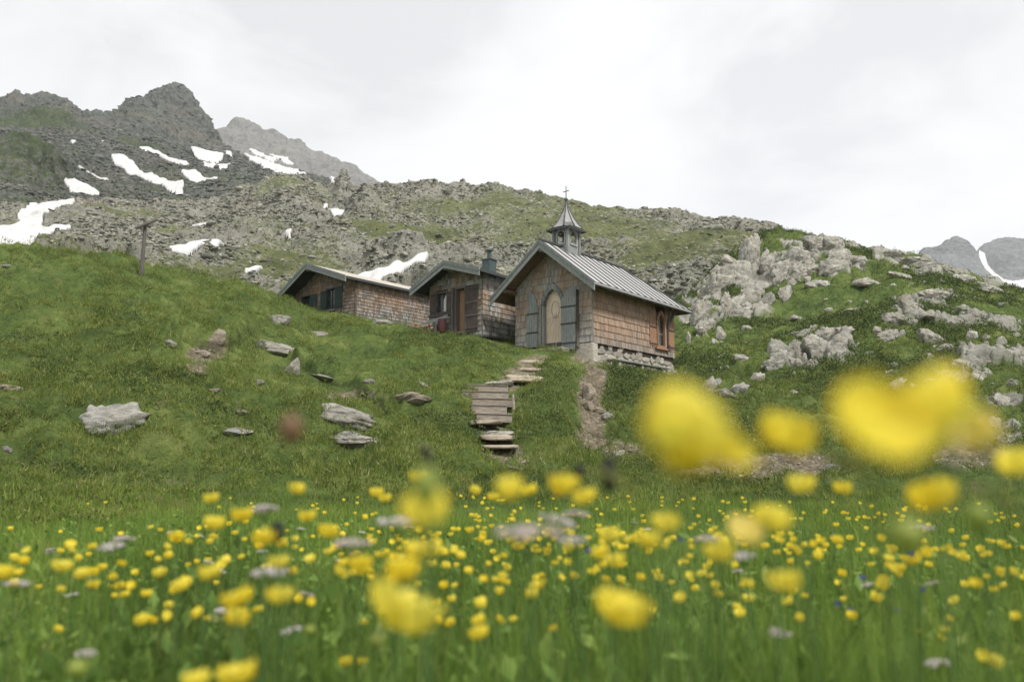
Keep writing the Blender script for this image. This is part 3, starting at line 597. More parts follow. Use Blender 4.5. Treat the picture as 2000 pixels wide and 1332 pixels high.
# ================================================================== buildings
def woodmat(name, cols, plank=None, axis='x', rough=.8, grain=(1, 1, 8)):
    """weathered boards; cols = dark, mid, light"""
    m = Mat(name, rough, .25); g = m.noise(m.map(m.obj, (14, 14, 1.2) if grain == 'z' else grain), 3, 8, .7)
    c = m.ramp(m.math('ADD', m.math('MULTIPLY', g, .75), m.math('MULTIPLY', m.isl, .25)), [(.38, cols[0]), (.52, cols[1]), (.68, cols[2])])
    c = m.mix(m.ramp(m.noise(m.obj, 1.4, 4, .6), [(.48, 0.), (.75, .5)]), c, m.mix(1, c, (.62, .62, .62), 'MULTIPLY'))
    h = g
    if plank:
        p = m.math('PINGPONG', m.sep(m.obj)['xyz'.index(axis)], plank/2); k = m.ramp(m.math('DIVIDE', p, plank/2), [(0, 0.), (.09, 1.)])
        c = m.mix(k, m.mix(1, c, (.22, .22, .22), 'MULTIPLY'), c); h = m.math('ADD', m.math('MULTIPLY', g, .3), k)
    return m.fin(c, m.bump(h, .7, .01))
GREYBOARD = woodmat('grey weathered boards', [(.12, .135, .132), (.215, .235, .225), (.32, .335, .32)], grain='z')
GREYPLANK = woodmat('grey upright planks', [(.19, .20, .195), (.31, .325, .315), (.43, .44, .42)], .14, 'x', grain='z')
GREENPLANK = woodmat('dark green planks', [(.030, .048, .046), (.050, .072, .068), (.08, .105, .098)], .13, 'x', grain='z')
BROWNPLANK = woodmat('dark brown planks', [(.060, .045, .040), (.105, .085, .075), (.17, .15, .135)], .15, 'x', grain='z')
ORANGEPLANK = woodmat('orange larch planks', [(.20, .11, .065), (.33, .20, .125), (.44, .30, .20)], .13, 'y', grain='z')
SOFFIT = woodmat('brown soffit boards', [(.11, .07, .045), (.19, .125, .085), (.28, .19, .135)], .16, 'y')
SOFFITDARK = woodmat('eave shade soffit boards', [(.022, .024, .024), (.038, .040, .038), (.06, .06, .055)], .16, 'y')  # under-eave shade is put into the near-black board colour
DOORWOOD = woodmat('pale door wood', [(.52, .41, .30), (.68, .56, .43), (.78, .69, .57)], grain='z')
TANWOOD = woodmat('tan door wood', [(.22, .13, .07), (.30, .19, .11), (.38, .26, .16)], .2, 'x', grain='z')
STEPWOOD = woodmat('grey brown step planks', [(.20, .17, .14), (.33, .29, .24), (.48, .44, .38)], grain=(1.5, 12, 12))
POSTWOOD = woodmat('old post wood', [(.06, .055, .05), (.11, .10, .09), (.18, .165, .15)], grain='z')
ENDWOOD = woodmat('pale beam ends', [(.20, .18, .15), (.30, .28, .25), (.40, .38, .34)])
def shinglemat(name, stops, grey, g_lo, g_hi, zc=None, zw=.5):
    """split shingles; weathered grey towards the wet foot of the wall"""
    m = Mat(name, .85, .2); c = m.ramp(m.math('ADD', m.math('MULTIPLY', m.isl, .6), m.math('MULTIPLY', m.noise(m.obj, 1.1, 4, .6), .42)), stops)
    g = m.noise(m.map(m.obj, (16, 16, 1.0)), 2.4, 6, .7); c = m.mix(m.ramp(g, [(.4, .0), (.62, .55)]), c, m.mix(1, c, (.42, .40, .38), 'MULTIPLY'))
    f = m.noise(m.obj, .9, 4, .6); k = m.ramp(f, [(g_lo, 0.), (g_hi, 1.)])
    if zc is not None:
        z = m.math('ADD', m.sep(m.obj)[2], m.math('MULTIPLY', m.math('SUBTRACT', m.noise(m.obj, 1.6, 5, .7), .5), 1.4*zw+.5))
        kz = m.n('ShaderNodeMapRange'); m.set(kz.inputs[0], z); kz.inputs[1].default_value = zc-zw; kz.inputs[2].default_value = zc+zw; kz.inputs[3].default_value = 1; kz.inputs[4].default_value = 0
        k = m.math('MAXIMUM', k, kz.outputs[0])
    gc = m.mix(m.isl, grey[0], grey[1]); gc = m.mix(m.ramp(g, [(.45, 0.), (.6, .5)]), gc, m.mix(1, gc, (.5, .5, .5), 'MULTIPLY'))
    c = m.mix(m.math('MULTIPLY', k, .88), c, gc)
    return m.fin(c, m.bump(g, .5, .008))
SH_FRONT = shinglemat('chapel front shingles', [(0, (.25, .18, .135)), (.35, (.35, .255, .19)), (.7, (.45, .34, .26)), (1, (.36, .31, .265))], ((.25, .25, .235), (.45, .44, .41)), .42, .60, 1.0, .8)
SH_SIDE = shinglemat('chapel side shingles', [(0, (.21, .145, .105)), (.35, (.31, .215, .155)), (.7, (.40, .29, .215)), (1, (.34, .275, .22))], ((.19, .165, .14), (.32, .285, .25)), .6, .75, .25, .25)
SH_OLD = shinglemat('old hut shingles', [(0, (.14, .10, .07)), (.35, (.24, .175, .125)), (.7, (.34, .26, .195)), (1, (.26, .225, .19))], ((.11, .118, .12), (.42, .42, .40)), .44, .58, .75, .6)
SH_LEFT = shinglemat('left hut shingles', [(0, (.12, .085, .06)), (.35, (.21, .15, .105)), (.7, (.30, .215, .155)), (1, (.34, .28, .22))], ((.10, .105, .11), (.32, .31, .295)), .46, .62, .55, .5)
WALLDARK = woodmat('dark sheathing', [(.04, .03, .025), (.06, .045, .035), (.08, .06, .05)])
METAL = Mat('grey standing seam metal', .42, .5)
c_ = METAL.mix(METAL.noise(METAL.map(METAL.obj, (.5, 3, .5)), 1.6, 6, .6), (.34, .335, .33), (.50, .49, .475)); METAL = METAL.fin(c_, METAL.bump(METAL.noise(METAL.obj, 3, 3), .1, .02), METAL.ramp(METAL.noise(METAL.obj, 4, 4), [(.3, .45), (.7, .65)]), .15)
SEAM = Mat('dark metal seam', .5, .4).fin((.07, .075, .075), metal=.4)
PALEROOF = Mat('pale roof sheeting', .7, .3); PALEROOF = PALEROOF.fin(PALEROOF.ramp(PALEROOF.noise(PALEROOF.map(PALEROOF.obj, (1, 3, 1)), 2, 6, .7), [(.35, (.30, .27, .23)), (.65, (.52, .48, .42))]))
GREENMETAL = Mat('blue green painted metal', .55, .4); GREENMETAL = GREENMETAL.fin(GREENMETAL.mix(GREENMETAL.noise(GREENMETAL.obj, 4, 5), (.032, .052, .052), (.065, .090, .088)))
COPPER = Mat('green copper', .6, .4); COPPER = COPPER.fin(COPPER.mix(COPPER.noise(COPPER.obj, 6, 5), (.03, .08, .07), (.09, .16, .135)))
IRON = Mat('dark iron', .6, .4).fin((.045, .042, .045))
GLASS = Mat('dark window glass', .12, .6).fin((.035, .045, .045))
CURTAIN = Mat('white curtain', .9, .1).fin((.62, .62, .62))
MORTAR = rockmat('lime mortar', (.26, .24, .20), (.42, .39, .33), (.34, .31, .26), 2.0)
FSTONE = rockmat('foundation stone', (.27, .25, .21), (.50, .47, .40), (.34, .34, .25), 1.0)
PLASTER = rockmat('old limewash', (.38, .355, .30), (.64, .61, .54), (.46, .42, .34), 1.6)
BRONZE = Mat('bell bronze', .4, .5).fin((.12, .13, .11), metal=.7)
REDPAINT = Mat('faded red paint', .8, .2).fin((.075, .032, .030))

def arch(xl, xr, zb, zs, za, n=10):
    w = xr-xl; P = [(xl, zb), (xr, zb)]; sc = (za-zs)/(.866*w)
    for i in range(n+1):
        a = math.radians(60*i/n); P.append((xl+w*math.cos(a), zs+w*math.sin(a)*sc))
    for i in range(n-1, -1, -1):
        a = math.radians(60*i/n); P.append((xr-w*math.cos(a), zs+w*math.sin(a)*sc))
    return P
def ring(mb, A, B, y0, y1, skip_bottom=True):
    """frame between outer loop A and inner loop B (x,z), between planes y0 (outside) and y1"""
    n = len(A)
    for i in range(n):
        j = (i+1) % n
        if skip_bottom and i == 0: continue
        (ax, az_), (bx, bz) = A[i], A[j]; (cx, cz), (dx, dz) = B[i], B[j]
        mb.hexa([(ax, y0, az_), (bx, y0, bz), (dx, y0, dz), (cx, y0, cz), (ax, y1, az_), (bx, y1, bz), (dx, y1, dz), (cx, y1, cz)])
    return mb
def swap(o):
    """turn an object modelled in the x-z plane of a facade into the building's right side (plane x=0): local x -> y, -y -> x"""
    o.matrix_basis = Matrix(((0, -1, 0, 0), (1, 0, 0, 0), (0, 0, 1, 0), (0, 0, 0, 1))) @ o.matrix_basis; return o
def shingles(name, mat, parent, s0, s1, z0, ztop, row, width, off, holes=(), side=False, seed=1, expo=None):
    """courses of single shingles on a wall; ztop(s) gives the wall's upper edge. Built in x-z, outer face towards -y."""
    r = random.Random(seed); mb = MB(); z = z0
    while z < max(ztop(s0+(s1-s0)*k/40) for k in range(41)):
        s = s0-r.random()*width*.6
        while s < s1:
            w = width*r.uniform(.6, 1.35); a, b = max(s, s0), min(s+w, s1); s += w
            if b-a < .03: continue
            mid = (a+b)/2; top = min(z+row*1.25, ztop(mid)-.01)
            if top-z < .05 or any(h(mid, z+row*.5) for h in holes): continue
            d = r.uniform(-.012, .012); zb = z+r.uniform(-.008, .006); t = r.uniform(.026, .040)
            mb.hexa([(a+.004, -off-t-.014+d*.3, zb), (b-.004, -off-t-.014+d*.3, zb+r.uniform(-.008, .008)), (b-.004, -off-.004, zb), (a+.004, -off-.004, zb),
                     (a+.004, -off-.012, top), (b-.004, -off-.012, top), (b-.004, -off, top), (a+.004, -off, top)])
        z += row*r.uniform(.96, 1.04)
    o = mb.build(name, mat, parent)
    if side: swap(o)
    return o
def in_box(x0, x1, z0, z1): return lambda s, z: x0 < s < x1 and z0 < z < z1
def shutter(name, mat, parent, pl, y, bands, label, band_mat=IRON, side=False, th=.035):
    """a shutter leaf with cross battens; pl in x-z"""
    o = MB().prism(pl, y-th, y).build(name, mat, parent, .004)
    o['label'] = label
    xs = [p[0] for p in pl]; mb = MB()
    for zb in bands: mb.box(min(xs)-.01, max(xs)+.01, y-th-.022, y-th-.002, zb-.03, zb+.03)
    h = mb.build('batten', band_mat, o, .004)
    if side: swap(o)
    return o

# ------------------------------------------------------------------ the chapel
CH = empty('chapel', (3.314, 32.33, 4.585), -.679)
tag(CH, 'small shingled mountain chapel with metal roof, belfry and arched door on a stone base', 'chapel')
cz = lambda s: 2.68+.80*(2-abs(s+2))*1.0-.0            # wall top under the roof planes
czr = lambda s: 4.40-.80*abs(s+2)-.13
DOOR_O = arch(-2.55, -1.37, -.15, 1.78, 2.68); DOOR_I = arch(-2.42, -1.50, -.15, 1.70, 2.42)
walls = MB()
walls.holed([(-4, -.25), (0, -.25), (0, czr(0)), (-2, czr(-2)), (-4, czr(-4))], [DOOR_I], 0)
walls.box(-4, -3.94, 0, 7, -.25, czr(-4)); walls.box(-4, 0, 6.94, 7, -.25, czr(-4))
walls.add([(0, 0, -.25), (0, 5.36, -.25), (0, 5.36, czr(0)), (0, 0, czr(0)), (0, 5.95, -.25), (0, 7, -.25), (0, 7, czr(0)), (0, 5.95, czr(0)), (0, 5.36, .38), (0, 5.95, .38), (0, 5.36, 1.95), (0, 5.95, 1.95)],
          [(0, 1, 2, 3), (4, 5, 6, 7), (1, 4, 9, 8), (10, 11, 7, 2)])
walls.build('wall', WALLDARK, CH)
_dp = arch(-2.53, -1.39, -.6, 1.70, 2.58)
in_door = lambda s, z: bool(in_poly(np.array([s]), np.array([z]), _dp)[0])
shingles('front_shingles', SH_FRONT, CH, -4.02, .02, -.02, czr, .30, .115, .03, [in_door], seed=3)
shingles('side_shingles', SH_SIDE, CH, -.02, 7.02, -.06, lambda s: czr(0), .29, .12, .03, [in_box(5.25, 6.2, .25, 2.2)], True, 4)
MB().box(-.06, .045, -.05, .02, -.05, 2.6).build('corner_board', GREYBOARD, CH)
# door
fr = ring(MB(), DOOR_O, DOOR_I, -.13, .16).build('door_frame', GREYBOARD, CH, .006)
dr = MB().prism([p if p[1] > .12 else (p[0], .12) for p in arch(-2.44, -1.48, .12, 1.70, 2.46)], .09, .13).build('door', DOORWOOD, CH); dr['label'] = 'pale wooden arched door with a carved oval medallion and fanned boards'
ray_ = MB(); cx_, cz_ = -1.93, 1.30
for k in range(17):
    a = math.radians(-90+(k-8)*9.5); L = 1.12 if abs(k-8) < 5 else .62
    p0 = (cx_+.16*math.cos(a), .083, cz_+.12*math.sin(a)); p1 = (max(-2.40, min(-1.53, cx_+L*math.cos(a))), .083, max(.16, cz_+L*math.sin(a)))
    ray_.beam(p0, p1, .010, .008, (0, 1, 0))
ray_.build('fanned_batten', DOORWOOD, dr)
ov = MB(); pts = [(cx_+.20*math.cos(t), .08, 1.55+.36*math.sin(t)) for t in np.linspace(0, 2*math.pi, 33)]; ov.tube(pts, .012, 6, False); ov.build('oval_medallion_rim', ENDWOOD, dr, smooth=True)
rb = MB(); rb.tube([(cx_, .155, 1.26), (cx_, .15, 1.4), (cx_-.01, .12, 1.55), (cx_, .11, 1.64)], [.10, .085, .055, .03], 12); rb.tube([(cx_, .10, 1.64), (cx_, .10, 1.69), (cx_, .10, 1.75)], [.015, .035, .015], 12)
rb.build('carved_relief', DOORWOOD, dr, smooth=True)
MB().box(-2.42, -1.50, .06, .13, -.25, .115).build('threshold', BROWNPLANK, CH); MB().box(-1.90, -1.84, .02, .058, -.25, .10).build('threshold_batten', ENDWOOD, CH)
MB().box(-2.58, -2.50, -.20, -.135, -.3, 1.8).build('door_post', ENDWOOD, CH, .01)
shutter('door_shutter', GREYPLANK, CH, [(-3.34, -.02), (-2.78, -.02), (-2.74, 1.75), (-2.80, 2.0), (-2.93, 2.26), (-3.10, 2.46), (-3.34, 2.47)][:6]+[(-3.30, 2.40)], -.075, (.62, 1.45), 'grey half arch shutter folded back left of the chapel door')
shutter('door_shutter', GREYPLANK, CH, [(-1.40, -.30), (-.70, -.30), (-.62, 2.34), (-.86, 2.31), (-1.12, 2.22), (-1.36, 1.86)], -.25, (-.02, .80, 1.52), 'grey half arch shutter folded back right of the chapel door')
MB().box(-.66, -.62, -.24, -.05, -.2, 2.2).build('shutter_post', POSTWOOD, CH)
MB().box(-2.75, -1.0, -.75, -.06, -.42, -.22).build('doorstep', FSTONE, CH, .03)
# side window with half arch shutters (modelled in x-z, then turned onto the right side)
WO = arch(5.28, 6.16, .30, 1.45, 2.08); WI = arch(5.40, 6.02, .40, 1.40, 1.92)
wf = swap(ring(MB(), WO, WI, -.12, .10, False).build('window', ORANGEPLANK, CH, .005)); wf['label'] = 'pointed window with orange wooden frame at the rear of the long wall'
MB().prism(arch(5.38, 6.04, .38, 1.42, 1.95), .02, .05).build('pane', GLASS, wf)
mm = MB(); mm.box(5.70, 5.73, -.0, .02, .4, 1.85); mm.box(5.4, 6.02, -.0, .02, .95, .98); mm.build('glazing_bar', ENDWOOD, wf)
MB().box(5.1, 6.3, -.18, -.0, .20, .295).build('sill', ORANGEPLANK, wf, .006)
shutter('window_shutter', ORANGEPLANK, CH, [(4.62, .32), (5.24, .32), (5.24, 1.50), (5.12, 1.72), (4.90, 1.90), (4.62, 1.95)], -.06, (.42, 1.20), 'orange wooden shutter left of the chapel side window', side=True)
shutter('window_shutter', ORANGEPLANK, CH, [(6.45, .32), (6.98, .32), (6.98, 1.98), (6.75, 1.88), (6.55, 1.55), (6.45, 1.22)], -.06, (.42, 1.22), 'orange wooden shutter right of the chapel side window', side=True)
swap(MB().beam((6.28, -.10, .25), (6.28, -.10, 1.35), .10, .08, (0, 1, 0)).beam((6.28, -.12, 1.30), (6.02, -.45, 2.15), .09, .09).beam((6.30, -.12, 1.30), (6.75, -.30, 2.15), .09, .09).build('wall_shadow_brace', BROWNPLANK, CH, .01))  # added dark beams stand in for wall shadow between frame and shutter
swap(MB().box(6.20, 6.36, -.2, -.03, .18, .48).build('wall_shadow_foot', IRON, CH, .01))  # dark block added at the foot of the stand-in wall shadow
# roof: two slopes, hipped at the back
TB = 5.74; EL, ER, EF, EB = -4.743, .743, -.95, 7.58; ZE, ZR = 2.205, 4.40
rf = MB()
A_f, A_b = (-2, EF, ZR), (-2, TB, ZR); R_f, R_b = (ER, EF, ZE), (ER, EB, ZE); L_f, L_b = (EL, EF, ZE), (EL, EB, ZE)
rf.slab([A_f, R_f, R_b, A_b], .05).slab([A_f, A_b, L_b, L_f], .05).slab([A_b, R_b, L_b], .05)
RO = rf.build('roof', METAL, CH); RO['label'] = 'standing seam metal roof, hipped at the back'
sm_ = MB(); t = EF+.04
while t < EB-.05:
    u0 = 0 if t < TB else (t-TB)/(EB-TB); p = Vector((-2, t, ZR)).lerp(Vector((ER, t, ZE)), u0); q = Vector((ER, t, ZE))
    sm_.beam(p+Vector((0, 0, .018)), q+Vector((0, 0, .018)), .035, .05)
    p2 = Vector((-2, t, ZR)).lerp(Vector((EL, t, ZE)), u0); sm_.beam(p2+Vector((0, 0, .018)), Vector((EL, t, ZE+.018)), .035, .05); t += .60
for k in range(1, 9):
    s = EL+(ER-EL)*k/9; u0 = abs(s+2)/2.743; sm_.beam((s, TB+(EB-TB)*u0, ZR+(ZE-ZR)*u0+.02), (s, EB, ZE+.02), .035, .05)
sm_.build('roof_seam', SEAM, RO)
MB().beam((-2, EF-.02, ZR+.03), (-2, TB, ZR+.03), .16, .07).beam((-2, TB, ZR+.02), (ER, EB, ZE+.02), .10, .06).beam((-2, TB, ZR+.02), (EL, EB, ZE+.02), .10, .06).build('ridge_cap', SEAM, RO)
so = MB(); dz = -.055
def lower(P, d): return [(x, y, z+d) for x, y, z in P]
so.slab(lower([(-2, EF+.02, ZR), (ER-.02, EF+.02, ZE), (ER-.02, EB-.02, ZE), (-2, TB, ZR)], dz), .05).slab(lower([(-2, EF+.02, ZR), (-2, TB, ZR), (EL+.02, EB-.02, ZE), (EL+.02, EF+.02, ZE)], dz), .05).slab(lower([(-2, TB, ZR), (ER-.02, EB-.02, ZE), (EL+.02, EB-.02, ZE)], dz), .05)
so.build('soffit', SOFFIT, RO)
for sx in (1, -1):
    e = ER if sx > 0 else EL; bb = MB()
    for y0, y1, zt, zb in ((EF-.045, EF, .02, -.13), (EF-.02, EF+.03, -.10, -.36)):
        bb.hexa([(-2, y0, ZR+zb), (e, y0, ZE+zb+.02), (e, y1, ZE+zb+.02), (-2, y1, ZR+zb), (-2, y0, ZR+zt), (e, y0, ZE+zt), (e, y1, ZE+zt), (-2, y1, ZR+zt)])
    bb.build('bargeboard', GREYBOARD, CH, .004)
MB().beam((ER-.02, EF, ZE-.03), (ER-.02, EB, ZE-.03), .03, .14).build('fascia', SEAM, CH)
MB().beam((-2, EB, ZE-.05), (ER, EB, ZE-.05), .03, .13).beam((-2, EB, ZE-.05), (EL, EB, ZE-.05), .03, .13).build('fascia', SEAM, CH)
for s, z in ((-2, 4.03), (.0, 2.50), (-4.0, 2.50)):
    MB().tube([(s, EF+.06, z-.02), (s, .0, z-.02)], .10, 10).build('purlin_end', ENDWOOD if s == -2 else SOFFIT, CH, smooth=False)
for k in range(8):
    y = .5+k*.93; MB().beam((-.1, y, 2.62), (.60, y, 2.14), .11, .14).build('rafter_end', ENDWOOD, CH, .008)
# foundation of fitted stones in lime mortar
fo = MB(); fo.box(-3.98, -.05, .05, 6.98, -1.3, -.05); FO = fo.build('foundation', MORTAR, CH)
def stone_mesh(seed, sub=2, planes=12, rough=.08, squash=(1, 1, 1)):
    import bmesh
    r = np.random.default_rng(seed); bm = bmesh.new(); bmesh.ops.create_icosphere(bm, subdivisions=sub, radius=1)
    V = np.array([v.co[:] for v in bm.verts]); F = np.array([[v.index for v in f.verts] for f in bm.faces]); bm.free()
    planes = max(7, planes-4); n = r.normal(size=(planes, 3)); n /= np.linalg.norm(n, axis=1)[:, None]; d = r.uniform(.62, 1.0, planes)
    dots = V@n.T; rad = np.min(np.where(dots > .05, d/np.maximum(dots, .05), 9), axis=1); rad = np.minimum(rad, 1.35)
    a = seed*3.7; P_ = V*rad[:, None]
    if sub >= 3:      # broken faces: tilted blocks and open joints
        th = r.uniform(0, 3); u_ = P_[:, 0]*math.cos(th)+P_[:, 1]*math.sin(th)+P_[:, 2]*.35; w_ = P_[:, 2]*1.3-P_[:, 0]*.4+P_[:, 1]*.3
        for f_, k_ in (((1.5, 1.0), (3.4, .42)) if sub < 5 else ((1.7, 1.1), (3.6, .6), (7.5, .28))):
            c_h, c_e, _r = cellular(u_*f_+a, w_*f_*1.25, 40+seed % 60, .9); rad = rad*(1+rough*k_*.62*c_h-rough*k_*.35*sstep(.07, 0, c_e))
    rad = rad*(1+rough*.22*fbm(P_[:, 0]*3+a, P_[:, 1]*3, P_[:, 2]*3+a, 4, 300+seed % 50, .6))
    V = V*rad[:, None]; V = V-(V.max(0)+V.min(0))/2; V = V/V.max(0); return V*np.array(squash), F
def add_stone(mb, c, r, seed, sub=1, rot=None):
    V, F = stone_mesh(seed, sub, 13, .035); V = V*np.array(r)
    if rot: V = V@np.array(Matrix.Rotation(rot, 3, 'Y'))
    mb.add(V+np.array(c), F.tolist())
st = MB(); rs = random.Random(5); k = 0
for row, (zc_, hh) in enumerate(((-.27, .21), (-.66, .22), (-1.04, .2))):
    y = .35
    while y < 6.9:
        w = rs.uniform(.35, .85)
        if y+w > 7.05: w = 7.05-y
        if w < .1: break
        add_stone(st, (-.04, y+w*.5, zc_+rs.uniform(-.05, .05)), (.065, w*.60, hh*rs.uniform(1.0, 1.25)), 1000+k, 3, rs.uniform(-.2, .2)); k += 1; y += w*.98
st.build('foundation_stones', FSTONE, FO, smooth=True); st = MB()
for row, (zc_, hh) in enumerate(((-.5, .17), (-.82, .18))):
    x = -3.9
    while x < -.7:
        w = rs.uniform(.3, .5); add_stone(st, (x+w/2, .04, zc_), (w*.52, .12, hh), 1200+k, 2); k += 1; x += w
st.build('foundation_stones', FSTONE, FO, smooth=True)
pl_ = MB(); pl_.box(-1.05, .06, -.07, .30, -1.25, -.045); pl_.build('whitewashed_corner_pier', PLASTER, FO, .05)
# belfry
BX, BY = -2.0, 1.06; hx, hy = .37, .43
BF = empty('belfry', (BX, BY, 0), 0, CH)
ZT, ZB0 = 5.30, 3.75
for i, (w, h_, flip) in enumerate(((hx, hy, 0), (hy, hx, 1), (hx, hy, 2), (hy, hx, 3))):
    lo = arch(-w*.52, w*.52, 4.58, 4.92, 5.20); mb = MB(); mb.holed([(-w, ZB0), (w, ZB0), (w, ZT), (-w, ZT)], [lo], -h_); mb.holed([(-w, ZB0), (w, ZB0), (w, ZT), (-w, ZT)], [lo], -h_+.04)
    ring(mb, arch(-w*.52-.05, w*.52+.05, 4.54, 4.92, 5.26), lo, -h_-.025, -h_+.045, False); mb.box(-w*.6, w*.6, -h_-.05, -h_+.04, 4.50, 4.54)
    o = mb.build('belfry_panel', GREYPLANK, BF); o.rotation_euler = (0, 0, flip*math.pi/2)
pp = MB()
for sx in (-1, 1):
    for sy in (-1, 1): pp.box(sx*hx-.06, sx*hx+.06, sy*hy-.06, sy*hy+.06, ZB0, ZT)
pp.build('corner_posts', GREYBOARD, BF, .006)
bl = MB(); prof = [(.02, 5.02), (.06, 5.0), (.09, 4.93), (.11, 4.80), (.16, 4.68), (.20, 4.62)]
bl.tube([(0, 0, z) for r_, z in prof], [r_ for r_, z in prof], 16); bl.build('bell', BRONZE, BF, smooth=True); MB().beam((-.33, 0, 5.05), (.33, 0, 5.05), .06, .06).build('bell_yoke', POSTWOOD, BF)
sp = MB(); E_ = .64; rings = []
for z, e, c in ((5.30, E_, .46), (5.52, .47, .44), (5.80, .31, .42), (6.08, .175, .42), (6.32, .085, .42), (6.50, .055, .42), (6.66, .032, .42)):
    b = e*c*(1.0); rings.append([(b, -e, z), (e, -b, z), (e, b, z), (b, e, z), (-b, e, z), (-e, b, z), (-e, -b, z), (-b, -e, z)])
V = [p for r_ in rings for p in r_]; F = []
for i in range(len(rings)-1):
    for k in range(8): F.append((i*8+k, i*8+(k+1) % 8, i*8+8+(k+1) % 8, i*8+8+k))
base = len(V)
for sx, sy, a, b in ((1, -1, 0, 1), (1, 1, 2, 3), (-1, 1, 4, 5), (-1, -1, 6, 7)):
    V.append((sx*E_, sy*E_, 5.24)); c = len(V)-1; F += [(a, c, b), (a, a+8, b+8, b)]
V += [(x, y, 5.22) for x, y in ((E_*.8, -E_*.8), (E_*.8, E_*.8), (-E_*.8, E_*.8), (-E_*.8, -E_*.8))]
sp.add(V, F); sp.add([(E_, -E_, 5.235), (E_, E_, 5.235), (-E_, E_, 5.235), (-E_, -E_, 5.235)], [(0, 1, 2, 3)])
SPIREM = Mat('dull spire sheeting', .6, .3); SPIREM = SPIREM.fin(SPIREM.mix(SPIREM.noise(SPIREM.obj, 5, 5), (.20, .20, .195), (.36, .35, .345)))
SPR = sp.build('spire', SPIREM, BF)
rbs = MB()
for k in range(8): rbs.tube([Vector(r_[k])*1.0+Vector((0, 0, .01)) for r_ in rings], [.03, .03, .028, .024, .018, .014, .01], 5)
for a, b in (((E_, -E_), (E_, E_)), ((E_, E_), (-E_, E_)), ((-E_, E_), (-E_, -E_)), ((-E_, -E_), (E_, -E_))): rbs.beam((*a, 5.22), (*b, 5.22), .05, .07)
rbs.build('spire_seam', SEAM, SPR)
kb = MB(); prof = [(.03, 6.48), (.045, 6.52), (.035, 6.58), (.045, 6.60)]; kb.tube([(0, 0, z) for r_, z in prof], [r_ for r_, z in prof], 12)
prof = [(.085*math.sin(a), 6.69-.085*math.cos(a)) for a in np.linspace(.15, math.pi-.15, 10)]; kb.tube([(0, 0, z) for r_, z in prof], [r_ for r_, z in prof], 14)
kb.build('finial_ball', COPPER, BF, smooth=True)
MB().tube([(0, 0, 6.75), (0, 0, 7.32)], [.022, .016], 8).tube([(-.15, 0, 7.07), (.15, 0, 7.07)], .02, 8).build('cross', IRON, BF)

# ------------------------------------------------------------------ generic hut with an uneven gable
def hut(name, label, loc, yaw, S0, L, apex, sl, sr, eaves, over, soffit, shmat, roofmat, holes, row, wid, seed, zbot=-.9, barge=.33):
    """facade from x=S0 to 0; apex (x,z); slopes sl, sr; eaves (xl, xr)"""
    H = empty(name, loc, yaw); tag(H, label, 'hut')
    ax, az_ = apex; top = lambda s: az_-(ax-s)*sl if s < ax else az_-(s-ax)*sr
    wt = lambda s: top(s)-.12
    w = MB(); w.holed([(S0, zbot), (0, zbot), (0, wt(0)), (ax, wt(ax)), (S0, wt(S0))], holes, 0)
    w.box(S0, S0+.06, .0, L, zbot, wt(S0)); w.box(-.06, 0, .0, L, zbot, wt(0)); w.box(S0, 0, L-.06, L, zbot, min(wt(0), wt(S0)))
    w.build('wall', WALLDARK, H)
    hb = [in_box(min(p[0] for p in h)-.06, max(p[0] for p in h)+.06, min(p[1] for p in h)-.06, max(p[1] for p in h)+.06) for h in holes]
    shingles('front_shingles', shmat, H, S0, .02, zbot+.9, wt, row, wid, .03, hb, seed=seed)
    shingles('side_shingles', shmat, H, -.02, L, zbot+.9, lambda s: wt(0), row, wid, .03, [], True, seed+1)
    xl, xr = eaves; zl, zr = top(xl), top(xr)
    r = MB().slab([(ax, -over, az_), (xr, -over, zr), (xr, L+.3, zr), (ax, L+.3, az_)], .05).slab([(ax, -over, az_), (ax, L+.3, az_), (xl, L+.3, zl), (xl, -over, zl)], .05)
    R = r.build('roof', roofmat, H)
    MB().slab([(ax, -over+.02, az_-.055), (xr-.02, -over+.02, zr-.055), (xr-.02, L+.28, zr-.055), (ax, L+.28, az_-.055)], .05).slab([(ax, -over+.02, az_-.055), (ax, L+.28, az_-.055), (xl+.02, L+.28, zl-.055), (xl+.02, -over+.02, zl-.055)], .05).build('soffit', soffit, R)
    for e, ze in ((xr, zr), (xl, zl)):
        b = MB(); m = barge*.45
        for y0, y1, zt, zb in ((-over-.045, -over, .03, -m), (-over-.02, -over+.03, -m+.03, -barge)):
            b.hexa([(ax, y0, az_+zb), (e, y0, ze+zb), (e, y1, ze+zb), (ax, y1, az_+zb), (ax, y0, az_+zt), (e, y0, ze+zt), (e, y1, ze+zt), (ax, y1, az_+zt)])
        b.build('bargeboard', GREYBOARD, H, .004)
    MB().beam((xr, -over+.05, zr-.06), (xr, L+.3, zr-.06), .03, .13).build('fascia', SEAM, H)
    MB().tube([(ax, -over+.05, az_-.32), (ax, 0, az_-.32)], .085, 10).build('purlin_end', ENDWOOD, H)
    return H
def rect(x0, x1, z0, z1): return [(x0, z0), (x1, z0), (x1, z1), (x0, z1)]
H2 = hut('shingled_hut', 'middle shingled hut with grey gable boards, chimney and open brown door, joined to the chapel', (-1.343, 35.0, 5.221), -.65, -3.15, 4.2, (-1.60, 3.47), .50, .30, (-3.72, .50), .80, SOFFITDARK, SH_OLD, METAL,
         [rect(-1.43, -.92, .2, 2.24), rect(-2.65, -2.06, 1.3, 2.18)], .235, .15, 21)
ring(MB(), rect(-1.62, -.86, .12, 2.36), rect(-1.43, -.92, .2, 2.24), -.14, .14, False).build('door_frame', BROWNPLANK, H2, .006)
MB().tube([(-1.60, -.20, .0), (-1.58, -.20, 2.3)], .07, 8).build('door_post', POSTWOOD, H2)
